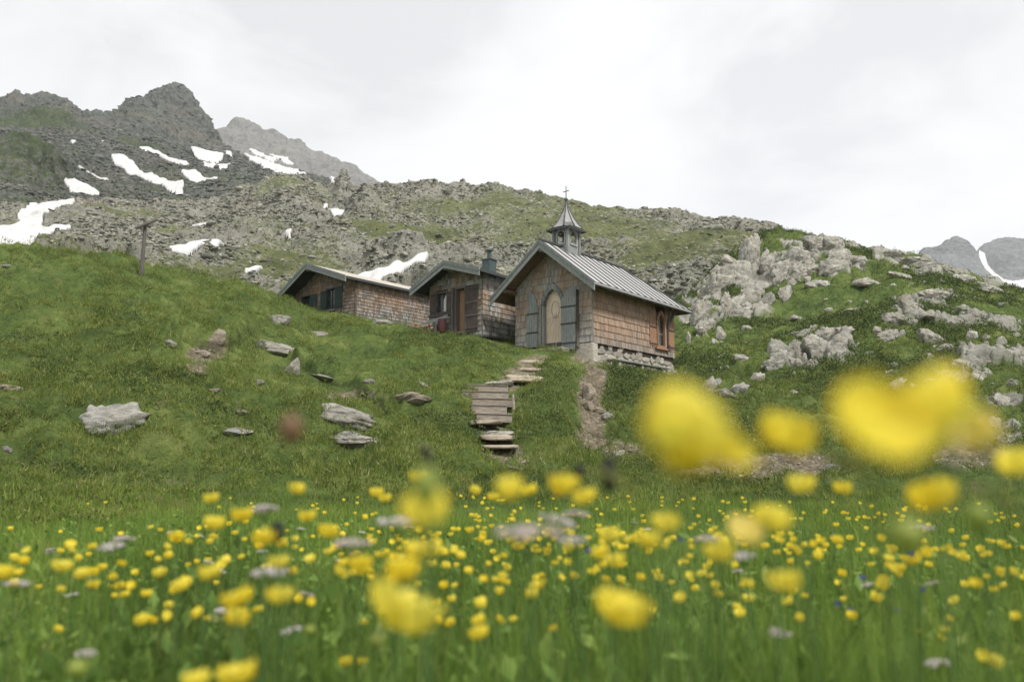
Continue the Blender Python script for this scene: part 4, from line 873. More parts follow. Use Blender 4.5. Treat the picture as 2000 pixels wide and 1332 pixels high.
d2 = MB().box(-1.43, -.92, .12, .16, .2, 2.24).build('door', TANWOOD, H2)
MB().box(-1.02, -.99, .08, .118, 1.1, 1.2).build('handle', IRON, d2)
shutter('door_leaf', BROWNPLANK, H2, rect(-.92, -.16, .20, 2.34), -.075, (.38, .95, 1.55, 2.2), 'brown plank outer door folded back against the wall', POSTWOOD)
w2 = ring(MB(), rect(-2.72, -2.0, 1.22, 2.26), rect(-2.65, -2.06, 1.3, 2.18), -.10, .10, False).build('window', BROWNPLANK, H2, .005)
MB().box(-2.65, -2.06, .05, .08, 1.3, 2.18).build('pane', GLASS, w2); MB().prism([(-2.34, 1.32), (-2.09, 1.32), (-2.09, 2.12), (-2.24, 2.02), (-2.34, 1.85)], .03, .046).build('curtain', CURTAIN, w2); MB().box(-2.37, -2.33, -.02, .05, 1.3, 2.18).build('glazing_bar', POSTWOOD, w2)
MB().box(-3.15, -1.70, -.16, -.03, 1.10, 1.20).build('sill', POSTWOOD, w2, .006)
shutter('window_shutter', BROWNPLANK, H2, rect(-3.08, -2.73, 1.22, 2.2), -.07, (1.4, 2.0), 'dark brown shutter left of the curtained window', POSTWOOD)
shutter('window_shutter', BROWNPLANK, H2, rect(-1.99, -1.69, 1.22, 2.22), -.07, (1.4, 2.0), 'dark brown shutter between the curtained window and the door', POSTWOOD)
MB().box(-3.12, .06, -.10, -.02, -.06, .06).build('base_board', GREYBOARD, H2, .006); swap(MB().box(-.06, 4.2, -.10, -.02, -.06, .04).build('base_board', POSTWOOD, H2, .006))
MB().box(-3.1, -.03, .02, 4.1, -1.2, -.06).build('foundation', MORTAR, H2)
chm = MB().box(-.36, .10, .42, .92, 2.7, 3.55).build('chimney', GREENMETAL, H2, .01)
MB().box(-.41, .15, .37, .97, 3.55, 3.60).build('chimney_collar', GREENMETAL, chm, .008)
MB().tube([(-.13, .67, 3.6), (-.13, .67, 4.0)], .095, 12).build('flue_pipe', GREENMETAL, chm); MB().tube([(-.13, .67, 4.0), (-.13, .67, 4.03), (-.13, .67, 4.10)], [.19, .19, .05], 12).build('flue_cap', GREENMETAL, chm)

H1 = hut('shingled_hut', 'leftmost low shingled hut with green shutters and pale sheet roof, half behind the grassy hill', (-8.024, 40.0, 6.837), -.672, -5.3, 6.9, (-2.87, 3.13), .57, .345, (-5.75, .36), .95, SOFFITDARK, SH_LEFT, PALEROOF,
         [rect(-2.19, -1.55, .72, 1.74), rect(-4.28, -3.60, .2, 1.60)], .175, .12, 31, -1.0, .30)
w1 = ring(MB(), rect(-2.27, -1.47, .64, 1.82), rect(-2.19, -1.55, .72, 1.74), -.10, .10, False).build('window', GREENPLANK, H1, .005); w1['label'] = 'small window with green frame between two green shutters'
MB().box(-2.19, -1.55, .05, .08, .72, 1.74).build('pane', GLASS, w1); MB().box(-1.89, -1.85, -.0, .05, .72, 1.74).box(-2.19, -1.55, -.0, .05, 1.22, 1.25).build('glazing_bar', POSTWOOD, w1); MB().box(-2.35, -1.4, -.17, -.03, .56, .635).build('sill', ENDWOOD, w1, .006)
shutter('window_shutter', GREENPLANK, H1, rect(-2.68, -2.28, .66, 1.72), -.07, (.8, 1.6), 'dark green shutter left of the window', GREENPLANK)
shutter('window_shutter', GREENPLANK, H1, rect(-1.46, -.92, .66, 1.82), -.07, (.8, 1.65), 'dark green shutter right of the window', GREENPLANK)
w3 = ring(MB(), rect(-4.36, -3.52, .1, 1.68), rect(-4.28, -3.60, .2, 1.60), -.10, .12, False).build('window', GREENPLANK, H1, .005)
MB().box(-4.28, -3.60, .1, .13, .2, 1.60).build('pane', GLASS, w3)
shutter('window_shutter', GREENPLANK, H1, rect(-3.51, -2.98, .5, 1.65), -.07, (.8, 1.5), 'dark shutter beside the half hidden left opening', GREENPLANK)
MB().box(-5.3, -.03, .02, 6.8, -2.0, -.1).build('foundation', MORTAR, H1)
swap(MB().box(-.06, .06, -.09, -.02, -.1, 2.0).build('corner_board', BROWNPLANK, H1))

# ================================================================== rocks
RK = {}
def rock_data(seed, sub, mat, planes=13, rough=.16):
    key = (seed, mat.name)
    if key not in RK:
        V, F = stone_mesh(seed, sub, planes, rough); RK[key] = np_mesh('boulder', V, F, mat, sub < 3)
        RK[key].name = 'boulder'
    return RK[key]
def rock(px, py, w, h, label, seed, mat=ROCK, name='boulder', group=None, cat='boulder', tilt=0., sink=.30, sub=4, thick=.8, planes=14, rough=.26, dmax=95.):
    """a stone whose visible part is centred on photo pixel (px,py) and w by h pixels large"""
    p, d = hit(px, py+h*.35, 8.0, dmax)
    if px > 1240 and py < np.interp(px, [1280, 1345, 1400, 1450, 1500, 1700], [640, 585, 525, 480, 455, 440]): d = float(np.interp(py, [490, 600], [108, 80])); p = Vector(P3(px, py, d))
    W = w*d/FPX; Hh = h*d/FPX
    o = obj(name, rock_data(seed, sub, mat, planes, rough)); zr = Hh*.5/(1-sink)
    o.scale = (W*.5, max(W*.8, Hh)*.5*thick, zr); o.rotation_euler = (RNG.normal(0, .08), tilt, RNG.normal(0, .12))
    c = P3(px, py, d); o.location = (c[0], p.y+.1*W, min(c[2], p.z+zr*.5)-zr*sink*.6)
    tag(o, label, cat, group); return o
S = ROCK; Pm_ = ROCKPALE; Wm = ROCKWARM; Dk = ROCKDARK
rock(222, 815, 132, 50, 'large pale angular boulder lying on the grass at lower left, biggest on the left slope', 412, Pm_, sub=4, tilt=-.06, planes=20)
rock(528, 680, 92, 26, 'flat grey rock half sunk in turf above the hillside path', 402, S)
rock(428, 655, 28, 26, 'upright brownish stone below the dark turf bank', 403, Wm)
rock(330, 670, 34, 13, 'thin pale stone poking from a tussock left of the eroded bank', 404, Pm_)
rock(569, 716, 32, 32, 'squarish grey stone at the head of the long turf ledge', 405, S)
rock(672, 812, 128, 36, 'long grey slab sloping down to the right in the middle of the slope', 406, S, tilt=.22, sub=4, planes=18)
rock(690, 858, 105, 24, 'low grey slab just below the long slab', 407, S, tilt=.10, sub=4)
rock(465, 843, 58, 17, 'small rounded grey stone on the grass left of the long slab', 408, Pm_)
rock(806, 776, 76, 20, 'pale flat rock left of the wooden steps', 409, Wm, tilt=-.05)
rock(745, 630, 44, 15, 'grey stone on the crest just below the huts', 410, S, tilt=.2)
rock(620, 652, 42, 12, 'low stone on the slope under the left hut', 411, S, tilt=.15)
rock(15, 522, 34, 9, 'pale stone on the hilltop at the left edge', 413, Pm_)
rock(14, 758, 58, 14, 'flat brown stone at the left edge of the slope', 414, Wm)
rock(546, 626, 40, 20, 'rounded stone on the crest below the hut corner', 415, S)
rock(505, 748, 24, 12, 'small pale stone above the small rounded one', 416, Pm_)
rock(824, 751, 34, 12, 'small tilted stone above the pale flat rock', 417, S, tilt=.3)
rock(420, 762, 26, 9, 'small orange brown stone in the grass', 418, Wm)
rock(470, 806, 56, 10, 'narrow pale stone strip in the grass above the rounded stone', 419, Wm)
rock(640, 738, 70, 9, 'stone edging showing under the long turf ledge', 420, S, tilt=.18)
rock(390, 690, 44, 14, 'brown stone lying in the eroded bank', 421, Wm); rock(385, 728, 38, 11, 'flat stone at the foot of the eroded bank', 422, Wm)
rock(12, 880, 24, 16, 'small grey stone at the left edge above the flowers', 423, S)
rock(1187, 815, 27, 19, 'round white stone beside the gully', 431, Pm_, sink=.15); rock(1151, 768, 30, 34, 'tall brownish stone at the upper end of the gully', 432, Wm); rock(1150, 795, 22, 20, 'small brown stone lower in the gully', 433, Wm)
rock(1170, 803, 30, 14, 'flat stone left of the round white one', 434, Wm); rock(1213, 887, 36, 15, 'smooth pale stone at the foot of the gully', 435, Pm_, sink=.15); rock(1626, 916, 36, 19, 'small white stone on the bare earth at the foot of the right hill', 436, Pm_, sink=.15)
rock(1386, 752, 30, 34, 'dark grey stone at the left of the small rock group right of the chapel', 441, S); rock(1402, 748, 18, 18, 'pale stone in the small rock group right of the chapel', 442, Pm_)
rock(1416, 768, 56, 20, 'flat grey stone at the front of the small rock group right of the chapel', 443, S); rock(1446, 760, 40, 22, 'tilted stone at the right of the small rock group', 444, Pm_, tilt=-.4)
rock(720, 745, 26, 10, 'tiny stone below the turf ledge', 445, S); rock(1010, 915, 60, 8, 'flat stone on the path below the lowest step', 446, Wm)
# outcrops and blocks of the right hill: x, y, w, h, tilt, kind
OUT = """1468 500 54 84 .15 p;1440 535 84 70 .5 s;1402 556 56 62 .5 s;1318 508 78 34 -.1 p;1300 545 64 44 .3 s;1340 540 40 40 .2 s;1322 570 46 20 -.1 p;1368 612 34 44 .1 s;1375 640 30 30 .1 s;1440 592 70 30 -.75 p;1466 580 56 40 -.7 p;1424 606 62 36 -.5 s;1500 588 30 28 0 p;1484 611 26 12 0 s;1462 622 12 10 0 p;1490 556 24 18 -.3 p;1535 574 26 34 .1 p;1547 551 18 12 0 p;1562 539 30 12 -.1 p;1601 553 46 13 0 p;1552 506 92 54 .2 s;1528 528 56 42 .3 s;1598 480 70 36 .1 s;1630 478 50 34 .1 s;1632 520 64 34 .1 s;1580 530 60 30 .1 s;1500 520 40 50 .3 s;1408 652 18 24 0 s;1398 668 16 12 0 p;1345 660 10 24 0 p
1598 680 66 56 .1 p;1560 690 44 50 .1 s;1530 700 56 34 0 s;1570 652 50 18 0 s;1620 656 46 30 .2 s;1640 672 40 30 .2 s;1650 648 36 20 .1 s;1590 712 30 18 0 p;1516 712 40 26 0 p;1775 598 44 38 .1 p;1770 626 44 20 .1 p;1742 623 34 22 0 p;1824 577 70 26 .2 s;1838 620 64 14 .05 s;1872 626 40 16 0 s;1904 624 44 20 .2 s;1738 655 50 32 .4 p;1822 661 56 26 .4 p;1848 679 30 14 .1 p;1818 696 12 11 0 p;1906 690 54 11 .1 s;1930 706 58 20 -.2 p;1880 712 38 20 .1 s;1752 754 52 18 -.3 p;1902 656 24 16 .3 s;1930 660 18 10 0 p;1956 668 18 18 0 s;1982 656 30 10 0 s;1992 706 34 18 0 s;1955 628 44 12 .1 s;1986 640 34 10 0 p;1915 735 28 24 0 s;1735 498 56 14 .1 s;1780 508 66 13 .15 s;1822 520 54 12 .15 s;1850 528 60 14 .2 s;1760 536 44 10 .1 p;1700 548 54 12 0 p;1612 556 30 10 0 p;1890 545 50 12 .3 s;1940 566 50 12 .3 s;1665 606 36 8 0 p;1450 700 30 14 0 p;1460 640 22 8 0 p;1560 620 30 8 0 s;1480 735 26 16 0 s;1550 765 18 6 0 p;1830 745 40 10 0 p;1985 750 30 16 0 s;1700 690 16 8 0 s;1420 720 14 10 0 p;1340 730 16 8 0 p;1362 700 14 6 0 s;1800 600 20 10 0 s;1645 500 40 26 0 s;1680 508 44 18 .1 s;1880 600 26 8 0 p;1960 595 20 6 0 p;1690 760 30 8 0 p;1960 780 30 20 0 s;1930 850 60 20 0 s;1880 838 40 16 0 s;1975 860 40 24 0 s"""
big_labels = {(1468, 500): 'tall pale rock spire on the upper left of the right hill', (1440, 535): 'broad grey crag just left of the pale spire', (1552, 506): 'wide grey cliff face under the grassy top of the right hill', (1318, 508): 'pale block topping the outcrop behind the chapel roof', (1598, 680): 'big pale outcrop in the middle of the right hill', (1775, 598): 'square pale rock standing high in the right hillside', (1822, 661): 'long pale rock slanting down to the right on the hillside', (1738, 655): 'rounded rock left of the long slanting one', (1500, 588): 'single pale block standing alone in the grass under the crags', (1535, 574): 'wedge shaped pale rock under the wide cliff face', (1440, 592): 'slanting pale rib of rock under the spire', (1824, 577): 'flat layered rock shelf above the square pale rock', (1752, 754): 'pale rock just above the big blurred flower', (1930, 706): 'pale jagged rock near the right edge'}
BUCK = {}
def outcrop(x, y, w, h, tl, seed, big, label=None):
    o = rock(x, y, w, h, label or 'rock', seed, OUTROCK, 'rock_outcrop' if big else 'boulder', 'rock outcrops of the right hillside', 'rock', tl, .34, 5 if big else 4, .55, 16 if big else 12, .27 if big else .26)
    if label is None:
        shape = 'slanting' if abs(tl) > .35 else 'flat' if h < w*.42 else 'upright' if h > w*.95 else 'blocky'
        size = 'big' if w*h > 1900 else 'middle sized' if w*h > 700 else 'small' if w*h > 250 else 'tiny'
        v = 'at the crest' if y < 530 else 'high up' if y < 575 else 'upper middle height' if y < 640 else 'lower middle height' if y < 700 else 'low down'
        hz = 'behind the chapel roof' if x < 1390 else 'under the left crags' if x < 1500 else 'left of hill centre' if x < 1620 else 'right of hill centre' if x < 1760 else 'above the big blurred flowers' if x < 1880 else 'near right edge'
        BUCK.setdefault((size, shape, v, hz), []).append((x, o))
for i, r_ in enumerate(OUT.replace('\n', ';').split(';')):
    x, y, w, h, tl, kd = r_.split(); x, y, w, h, tl = int(x), int(y), int(w), int(h), float(tl)
    big = w*h > 700; huge = w*h > 1500
    outcrop(x, y, w*(.95 if huge else 1.2), h*(.95 if huge else 1.15), tl, 500+(i % 23 if not big else 40+i % 17), big, big_labels.get((x, y)))
    if huge:
        for k in range(4):
            outcrop(x+RNG.uniform(-.5, .5)*w, y+RNG.uniform(-.35, .55)*h, w*RNG.uniform(.3, .5), h*RNG.uniform(.28, .5), tl+RNG.normal(0, .2), 500+(i*3+k) % 23, False)
for (size, shape, v, hz), L in BUCK.items():
    L.sort(key=lambda t: t[0]); words = {1: [''], 2: ['left ', 'right '], 3: ['leftmost ', 'middle ', 'rightmost ']}.get(len(L), ['']*len(L))
    for k, (x, o) in enumerate(L): o['label'] = '%s%s %s grey rock %s, %s' % (words[k], size, shape, v, hz)
# smaller blocks strewn over the right hill and a few on the left slope
n = 0
while n < 150:
    x, y = RNG.uniform(1330, 2050), RNG.uniform(480, 860)
    p, d = hit(x, y, 12, 90)
    if d > 75 or d < 20 or p.x < 9: continue
    w = 5+11*RNG.random()**2.2
    if fbm(np.array([x/90.]), np.array([y/45.]), oct=2, seed=9)[0] < -.05: continue
    rock(x, y, w*1.2, w*.55, 'small block among many scattered in the low shrubs of the right hillside', 520+n % 14, OUTROCK, 'boulder', 'small blocks scattered on the right hillside', 'rock', RNG.normal(0, .2), .3, 3); n += 1

# ================================================================== steps, post, bench, firewood
def ground_at(px, py): return hit(px, py, 8, 60)[0]
stp = [(903, 993, 764, 10, 21.9), (913, 992, 752, 9, 22.6), (922, 1006, 778, 12, 21.2), (920, 990, 791, 14, 20.5), (930, 1000, 808, 12, 19.9)]
ST = empty('wooden_steps', tuple(P3(960, 812, 20.2)), 0); tag(ST, 'flight of grey plank steps climbing the grass slope towards the chapel', 'steps')
for i, (x0, x1, yt, h, d) in enumerate(sorted(stp, key=lambda s: s[2])):
    a = Vector(P3(x0, yt, d)); b = Vector(P3(x1, yt+2, d)); hh = h*d/FPX*1.3; mb = MB()
    dirv = (b-a).normalized(); back_ = Vector((0, 1, 0)); o0 = ST.location
    mb.hexa([a-o0-Vector((0, 0, hh)), b-o0-Vector((0, 0, hh)), b-o0-Vector((0, 0, hh))+back_*.09, a-o0-Vector((0, 0, hh))+back_*.09, a-o0, b-o0, b-o0+back_*.09, a-o0+back_*.09])
    mb.build('riser_plank', STEPWOOD, ST, .012)
    no = MB(); x0_, x1_ = a-o0+Vector((-.02, -.025, .0)), b-o0+Vector((.03*(i % 3), -.025, .0)); no.hexa([x0_, x1_, x1_+back_*.10, x0_+back_*.10, x0_+Vector((0, 0, .018)), x1_+Vector((0, 0, .018)), x1_+back_*.10+Vector((0, 0, .018)), x0_+back_*.10+Vector((0, 0, .018))]); no.build('nosing_highlight', ENDWOOD, ST, .008)  # added strip; its pale colour paints the highlight along the plank top
    tr = MB(); e = Vector((0, 0, -.018)); a2 = a+back_*.092; b2 = b+back_*.092; tr.hexa([a2-o0+e*3, b2-o0+e*3, b2-o0+back_*.62+e*3, a2-o0+back_*.62+e*3, a2-o0+e, b2-o0+e, b2-o0+back_*.62+e, a2-o0+back_*.62+e]); tr.build('tread', ROCKWARM if i == 0 else STEPWOOD, ST)
MB().tube([Vector(P3(1002, 770, 21.0))-ST.location, Vector(P3(1003, 800, 21.0))-ST.location], .035, 8).build('stake', STEPWOOD, ST)
def stone_slab(x0, x1, y, h, d, label, mat=ROCKWARM, dep=.7, seed=0, group='stone treads of the hillside path'):
    a = P3(x0, y, d); b = P3(x1, y, d); w = b[0]-a[0]; hh = h*d/FPX
    V, F = stone_mesh(700+seed, 4, 18, .16); V = np.sign(V)*np.abs(V)**.5*np.array([w*.56, dep*.55, hh*.5])
    o = obj('stone_step', np_mesh('stone_step', V, F, mat, False), loc=((a[0]+b[0])/2, d+dep*.4, a[2]-hh*.5)); tag(o, label, 'step', group); return o
stone_slab(990, 1062, 731, 20, 24.6, 'widest pale stone slab above the plank steps', ROCKWARM, 1.1, 1); stone_slab(946, 1000, 743, 10, 23.6, 'narrow stone slab directly above the plank steps', ROCKPALE, .6, 2); stone_slab(980, 1045, 738, 9, 24.1, 'thin slab under the widest stone slab', ROCKWARM, .7, 3)
stone_slab(1006, 1062, 702, 12, 28.6, 'upper earth and stone step near the chapel door', ROCKWARM, 1.2, 4); stone_slab(1004, 1068, 717, 10, 26.6, 'brown stone step below the upper one', ROCKWARM, 1.0, 5)
stone_slab(917, 978, 820, 9, 19.3, 'first stone tread under the plank steps'); stone_slab(942, 1000, 840, 10, 18.5, 'second stone tread under the plank steps', seed=7, mat=ROCK)
stone_slab(938, 1003, 848, 12, 18.2, 'third stone tread under the plank steps with a dark hollow', seed=8); stone_slab(942, 1010, 868, 9, 17.6, 'lowest thin tread of the path', seed=9); stone_slab(960, 1040, 903, 8, 16.6, 'flat stone where the path meets the meadow', seed=6)
# leaning T shaped post
pb = P3(277, 524, 30.5); PO = empty('wooden_post', tuple(pb)); tag(PO, 'leaning wooden T shaped post standing alone on the hill crest', 'post')
top_ = Vector(P3(284, 432, 30.5))-Vector(pb); MB().tube([(-.01, 0, -.35), (0, 0, 0), tuple(top_*.5+Vector((.01, 0, 0))), tuple(top_)], [.085, .08, .07, .062], 9).build('post', POSTWOOD, PO)
MB().tube([tuple(Vector(P3(265, 446, 30.2))-Vector(pb)), tuple(Vector(P3(290, 436, 30.4))-Vector(pb)), tuple(Vector(P3(306, 429, 30.6))-Vector(pb))], [.06, .07, .055], 8).build('crossbar', POSTWOOD, PO)
# bench plank along the chapel wall
Rch = Matrix.Rotation(-.679, 3, 'Z'); och = Vector((3.314, 32.33, 4.585))
def chp(x, y, z): return och+Rch@Vector((x, y, z))
BE = empty('bench', tuple(chp(.4, 3.1, -1.12)), -.679); tag(BE, 'long thin plank bench against the stone base of the chapel', 'bench')
MB().box(-.20, .22, -2.4, 2.4, .36, .42).build('seat', GREYBOARD, BE, .008)
for y in (-1.9, 0, 1.9): MB().box(-.16, .16, y-.09, y+.09, -.2, .358).build('support', FSTONE, BE, .02)
for (x, y, z, r_, s_) in ((.25, 4.9, -1.0, .3, 1), (.3, 6.2, -.95, .34, 2), (.2, 6.9, -1.0, .32, 3), (.45, 5.5, -1.15, .25, 4), (.35, .3, -1.15, .2, 5), (.5, 7.4, -1.0, .25, 6)):
    o = obj('boulder', rock_data(600+s_, 3, ROCKPALE)); o.location = chp(x, y, z); o.scale = (r_, r_*.8, r_*.7); o.rotation_euler = (0, 0, s_)
    tag(o, ['pale stone under the right end of the bench', 'pale block at the rear corner of the chapel base', 'block leaning on the rear corner of the chapel base', 'stone in front of the bench end', 'stone at the front corner pier of the chapel', 'rearmost loose stone behind the chapel corner'][s_-1], 'boulder')
# firewood, board and barrel at the middle hut
Rh2 = Matrix.Rotation(-.65, 3, 'Z'); oh2 = Vector((-1.343, 35.0, 5.221))
def h2p(x, y, z): return oh2+Rh2@Vector((x, y, z))
rw = random.Random(3)
CUT = woodmat('split firewood', [(.22, .13, .08), (.36, .24, .16), (.50, .37, .27)])
for k in range(22):
    c = h2p(-3.45+.17*(k % 7)+rw.uniform(-.03, .03), -.55+rw.uniform(-.05, .05), .34+.13*(k//7)); a = rw.uniform(-.35, .35)
    o = MB().tube([(-.02, -.2, 0), (.01, .2, .01)], rw.uniform(.05, .075), 5).build('firewood_log', CUT); o.location = c; o.rotation_euler = (rw.uniform(-.2, .2), rw.uniform(0, 3), -.65+a)
    tag(o, 'split log in the small firewood pile by the middle hut', 'log', 'firewood pile by the middle hut')
o = MB().beam((-.85, 0, -.15), (.85, 0, .12), .05, .16).build('plank', GREYBOARD); o.location = h2p(-2.55, -.4, .86); o.rotation_euler = (0, 0, -.65); tag(o, 'loose grey plank leaning above the firewood', 'plank')
o = MB().tube([(0, 0, 0), (0, 0, .2), (0, 0, .42), (0, 0, .62)], [.17, .2, .2, .17], 14).build('barrel', REDPAINT); o.location = h2p(-1.98, -.45, .26); tag(o, 'small dark red barrel left of the hut door', 'barrel')
o = MB().box(-.3, .3, -.2, .2, 0, .42).build('crate', POSTWOOD, None, .01); o.location = h2p(-2.45, -.5, .22); o.rotation_euler = (0, 0, -.65); tag(o, 'grey wooden box between firewood and barrel', 'box')

# ================================================================== grass, herbs and shrubs (uncountable: one object per kind)
def sample_wedge(n, d0, d1, a0=-44, a1=44, power=1.0):
    """points in the view wedge; density falls off with distance"""
    a = np.radians(RNG.uniform(a0, a1, n)); u = RNG.random(n)
    if power == 1.0: d = d0*(d1/d0)**u
    else: q = 2-power; d = (d0**q+(d1**q-d0**q)*u)**(1/q)
    return d*np.sin(a)/np.cos(a)*np.cos(a)*1.0, d*np.cos(a)
def bare(x, y, z):
    px, py = PX(np.stack([x, y, z], -1)); return np.maximum(soil_mask(x, y, px, py), rock_mask(x, y, px, py))
def footprint(x, y):
    """inside one of the buildings"""
    m = np.zeros(x.shape, bool)
    for (cx, cy, yaw, s0, L) in ((3.314, 32.33, .679, -4.1, 7.1), (-1.343, 35., .65, -3.2, 4.3), (-8.024, 40., .672, -5.4, 7.)):
        dx, dy = x-cx, y-cy; s = dx*math.cos(yaw)-dy*math.sin(yaw); t = dx*math.sin(yaw)+dy*math.cos(yaw); m |= (s > s0) & (s < .15) & (t > -.12) & (t < L)
    return m
def blades(name, x, y, z, h, w, mat, label, cat, lean=.45, seg=2, nrm=None):
    n = len(x); a = RNG.uniform(0, 6.283, n); ln = np.abs(RNG.normal(0, lean, n)); b = RNG.uniform(0, 6.283, n)
    base = np.stack([x, y, z-.02], -1); side_ = np.stack([np.cos(a), np.sin(a), 0*a], -1)*(w/2)[:, None]
    dirn = np.stack([np.cos(b)*ln, np.sin(b)*ln, 0*b], -1)
    up = np.array([0, 0, 1.])
    if seg == 2:
        mid = base+up*(h*.55)[:, None]+dirn*(h*.28)[:, None]; tip = base+up*(h*(1-.25*ln))[:, None]+dirn*(h*1.0)[:, None]
        V = np.stack([base-side_, base+side_, mid+side_*.85, mid-side_*.85, tip], 1).reshape(-1, 3); k = np.arange(n)*5
        F = [np.stack([k, k+1, k+2, k+3], -1), np.stack([k+3, k+2, k+4], -1)]
    else:
        tip = base+up*(h*(1-.25*ln))[:, None]+dirn*(h)[:, None]
        V = np.stack([base-side_, base+side_, tip], 1).reshape(-1, 3); k = np.arange(n)*3; F = [np.stack([k, k+1, k+2], -1)]
    return tag(obj(name, np_mesh(name, V, F, mat)), label, cat, kind='stuff')
def leaves(name, x, y, z, size, mat, label, cat, flat=.5):
    n = len(x); a = RNG.uniform(0, 6.283, n); t = RNG.normal(0, flat, n); c = np.stack([x, y, z], -1)
    u = np.stack([np.cos(a)*np.cos(t), np.sin(a)*np.cos(t), np.sin(t)], -1); v0 = np.stack([-np.sin(a), np.cos(a), 0*a], -1); r = RNG.normal(0, flat, n)[:, None]
    wv = np.cross(u, v0); v = v0*np.cos(r)+wv*np.sin(r); s = size[:, None]
    V = np.stack([c-u*s*.5, c+v*s*.24-u*s*.05, c+u*s*.5, c-v*s*.24-u*s*.05], 1).reshape(-1, 3); k = np.arange(n)*4
    return tag(obj(name, np_mesh(name, V, [np.stack([k, k+1, k+2, k+3], -1)], mat)), label, cat, kind='stuff')
# 1 the flower meadow right in front of the camera
x, y = sample_wedge(120000, .30, 5.5, -46, 46); z = gz(x, y); d = np.hypot(x, y)
hh = np.exp(RNG.normal(math.log(.20), .33, len(x)))*(1+.35*fbm(x*1.3, y*1.3, oct=2, seed=401)); hh = np.clip(hh, .05, .40)
k = np.minimum(1, (.30+.14*RNG.random(len(x))+0*d)/hh*1.0); hh *= np.minimum(k, 1); keep = (z+hh < -.045-.10*np.clip(d, 0, 1.6)) | (RNG.random(len(x)) < .015)
x, y, z, hh = x[keep], y[keep], z[keep], hh[keep]
blades('grass', x, y, z, hh, RNG.uniform(.0020, .0062, len(x)), GRASS, 'tall green grass of the flower meadow in the foreground', 'grass', .26)
x, y = sample_wedge(42000, .30, 6, -46, 46); z = gz(x, y)+RNG.random(len(x))**.8*.17*(1+.4*fbm(x*2, y*2, oct=2, seed=402))
leaves('herbs', x, y, z, RNG.uniform(.012, .045, len(x)), LEAF, 'low leafy herbs between the grass of the flower meadow', 'herbs', .6)
x, y = sample_wedge(7000, .45, 4.5, -46, 46); z = gz(x, y)+RNG.uniform(.04, .22, len(x)); keep = z < -.07-.10*np.clip(y, 0, 1.6)
leaves('herbs', x[keep], y[keep], z[keep], RNG.uniform(.03, .07, keep.sum()), LEAF, 'broader upright leaves among the foreground grass', 'herbs', 1.0)
# the same meadow continues to both sides of the camera
x = RNG.uniform(-9, 9, 110000); y = RNG.uniform(-2.5, 9, 110000); keep = np.abs(x) > (y-.1)*1.0; x, y = x[keep], y[keep]; z = gz(x, y)
blades('grass', x, y, z, np.clip(np.exp(RNG.normal(math.log(.17), .33, len(x))), .05, .3), RNG.uniform(.003, .008, len(x)), GRASS, 'grass of the flower meadow beside the photographer', 'grass', .3)
# 2 the short meadow up to the foot of the slope
x, y = sample_wedge(240000, 4.2, 21, power=1.25); z = gz(x, y); d = np.hypot(x, y); keep = RNG.random(len(x)) > bare(x, y, z)*1.1
x, y, z, d = x[keep], y[keep], z[keep], d[keep]; hh = np.exp(RNG.normal(math.log(.085), .35, len(x)))*(1+.6*fbm(x*.8, y*.8, oct=3, seed=403))
wd = RNG.uniform(.004, .008, len(x))*(1+d/12); q = RNG.random(len(x)) < sstep(6, 17, d+3*fbm(x/2, y/2, oct=2, seed=430))
blades('grass', x[~q], y[~q], z[~q], hh[~q], wd[~q], GRASS, 'short grass of the flat meadow before the slope', 'grass', .5, 1)
blades('turf', x[q], y[q], z[q], hh[q], wd[q], TURF, 'turf of the flat meadow where it runs into the slope', 'grass', .6, 1)
# 3 turf of the left and middle slope
x, y = sample_wedge(450000, 9, 46, -44, 30, power=.9); keep = (x < .45*y) & (np.hypot(x, y) > 9+6*RNG.random(len(x))) & ~footprint(x, y); x, y = x[keep], y[keep]; z = gz(x, y)
keep = (RNG.random(len(x)) > (bare(x, y, z)+undercut_shade_mask(x, y))*1.2) & (PX(np.stack([x, y, z], -1))[1] > 470); x, y, z = x[keep], y[keep], z[keep]; d = np.hypot(x, y)
tuf = fbm(x/1.4, y/1.4, oct=3, seed=404); hh = np.exp(RNG.normal(math.log(.075), .4, len(x)))*(1+.8*np.clip(tuf, -.6, 1))
blades('turf', x, y, z, hh, RNG.uniform(.010, .022, len(x))*(.6+d/40), TURF, 'tufted turf covering the grassy slope below the huts', 'grass', .75, 1)
# tussocks: arching clumps
nT = 9500; tx, ty = sample_wedge(nT, 7, 44, -44, 42, power=.9); keep = ~footprint(tx, ty) & (fbm(tx/5, ty/5, oct=2, seed=420) > -.35); tx, ty = tx[keep], ty[keep]; tz = gz(tx, ty); keep = RNG.random(len(tx)) > bare(tx, ty, tz)*1.5; tx, ty = tx[keep], ty[keep]
R_t = np.exp(RNG.normal(math.log(.19), .45, len(tx)))*np.clip(ty/18, .45, 1); m_ = 60; rr_ = np.sqrt(RNG.random((len(tx), m_))); aa_ = RNG.uniform(0, 6.283, (len(tx), m_))
x = (tx[:, None]+R_t[:, None]*rr_*np.cos(aa_)).ravel(); y = (ty[:, None]+R_t[:, None]*rr_*np.sin(aa_)).ravel(); dome = (R_t[:, None]*.85*(1-rr_**2)).ravel(); z = gz(x, y)+dome
blades('tussocks', x, y, z, np.repeat(np.clip(R_t, .1, .3)*.42, m_)*RNG.uniform(.6, 1.3, len(x)), RNG.uniform(.012, .026, len(x)), TUSSOCK, 'arching tussocks standing out of the turf on the slopes', 'grass', .8, 1)
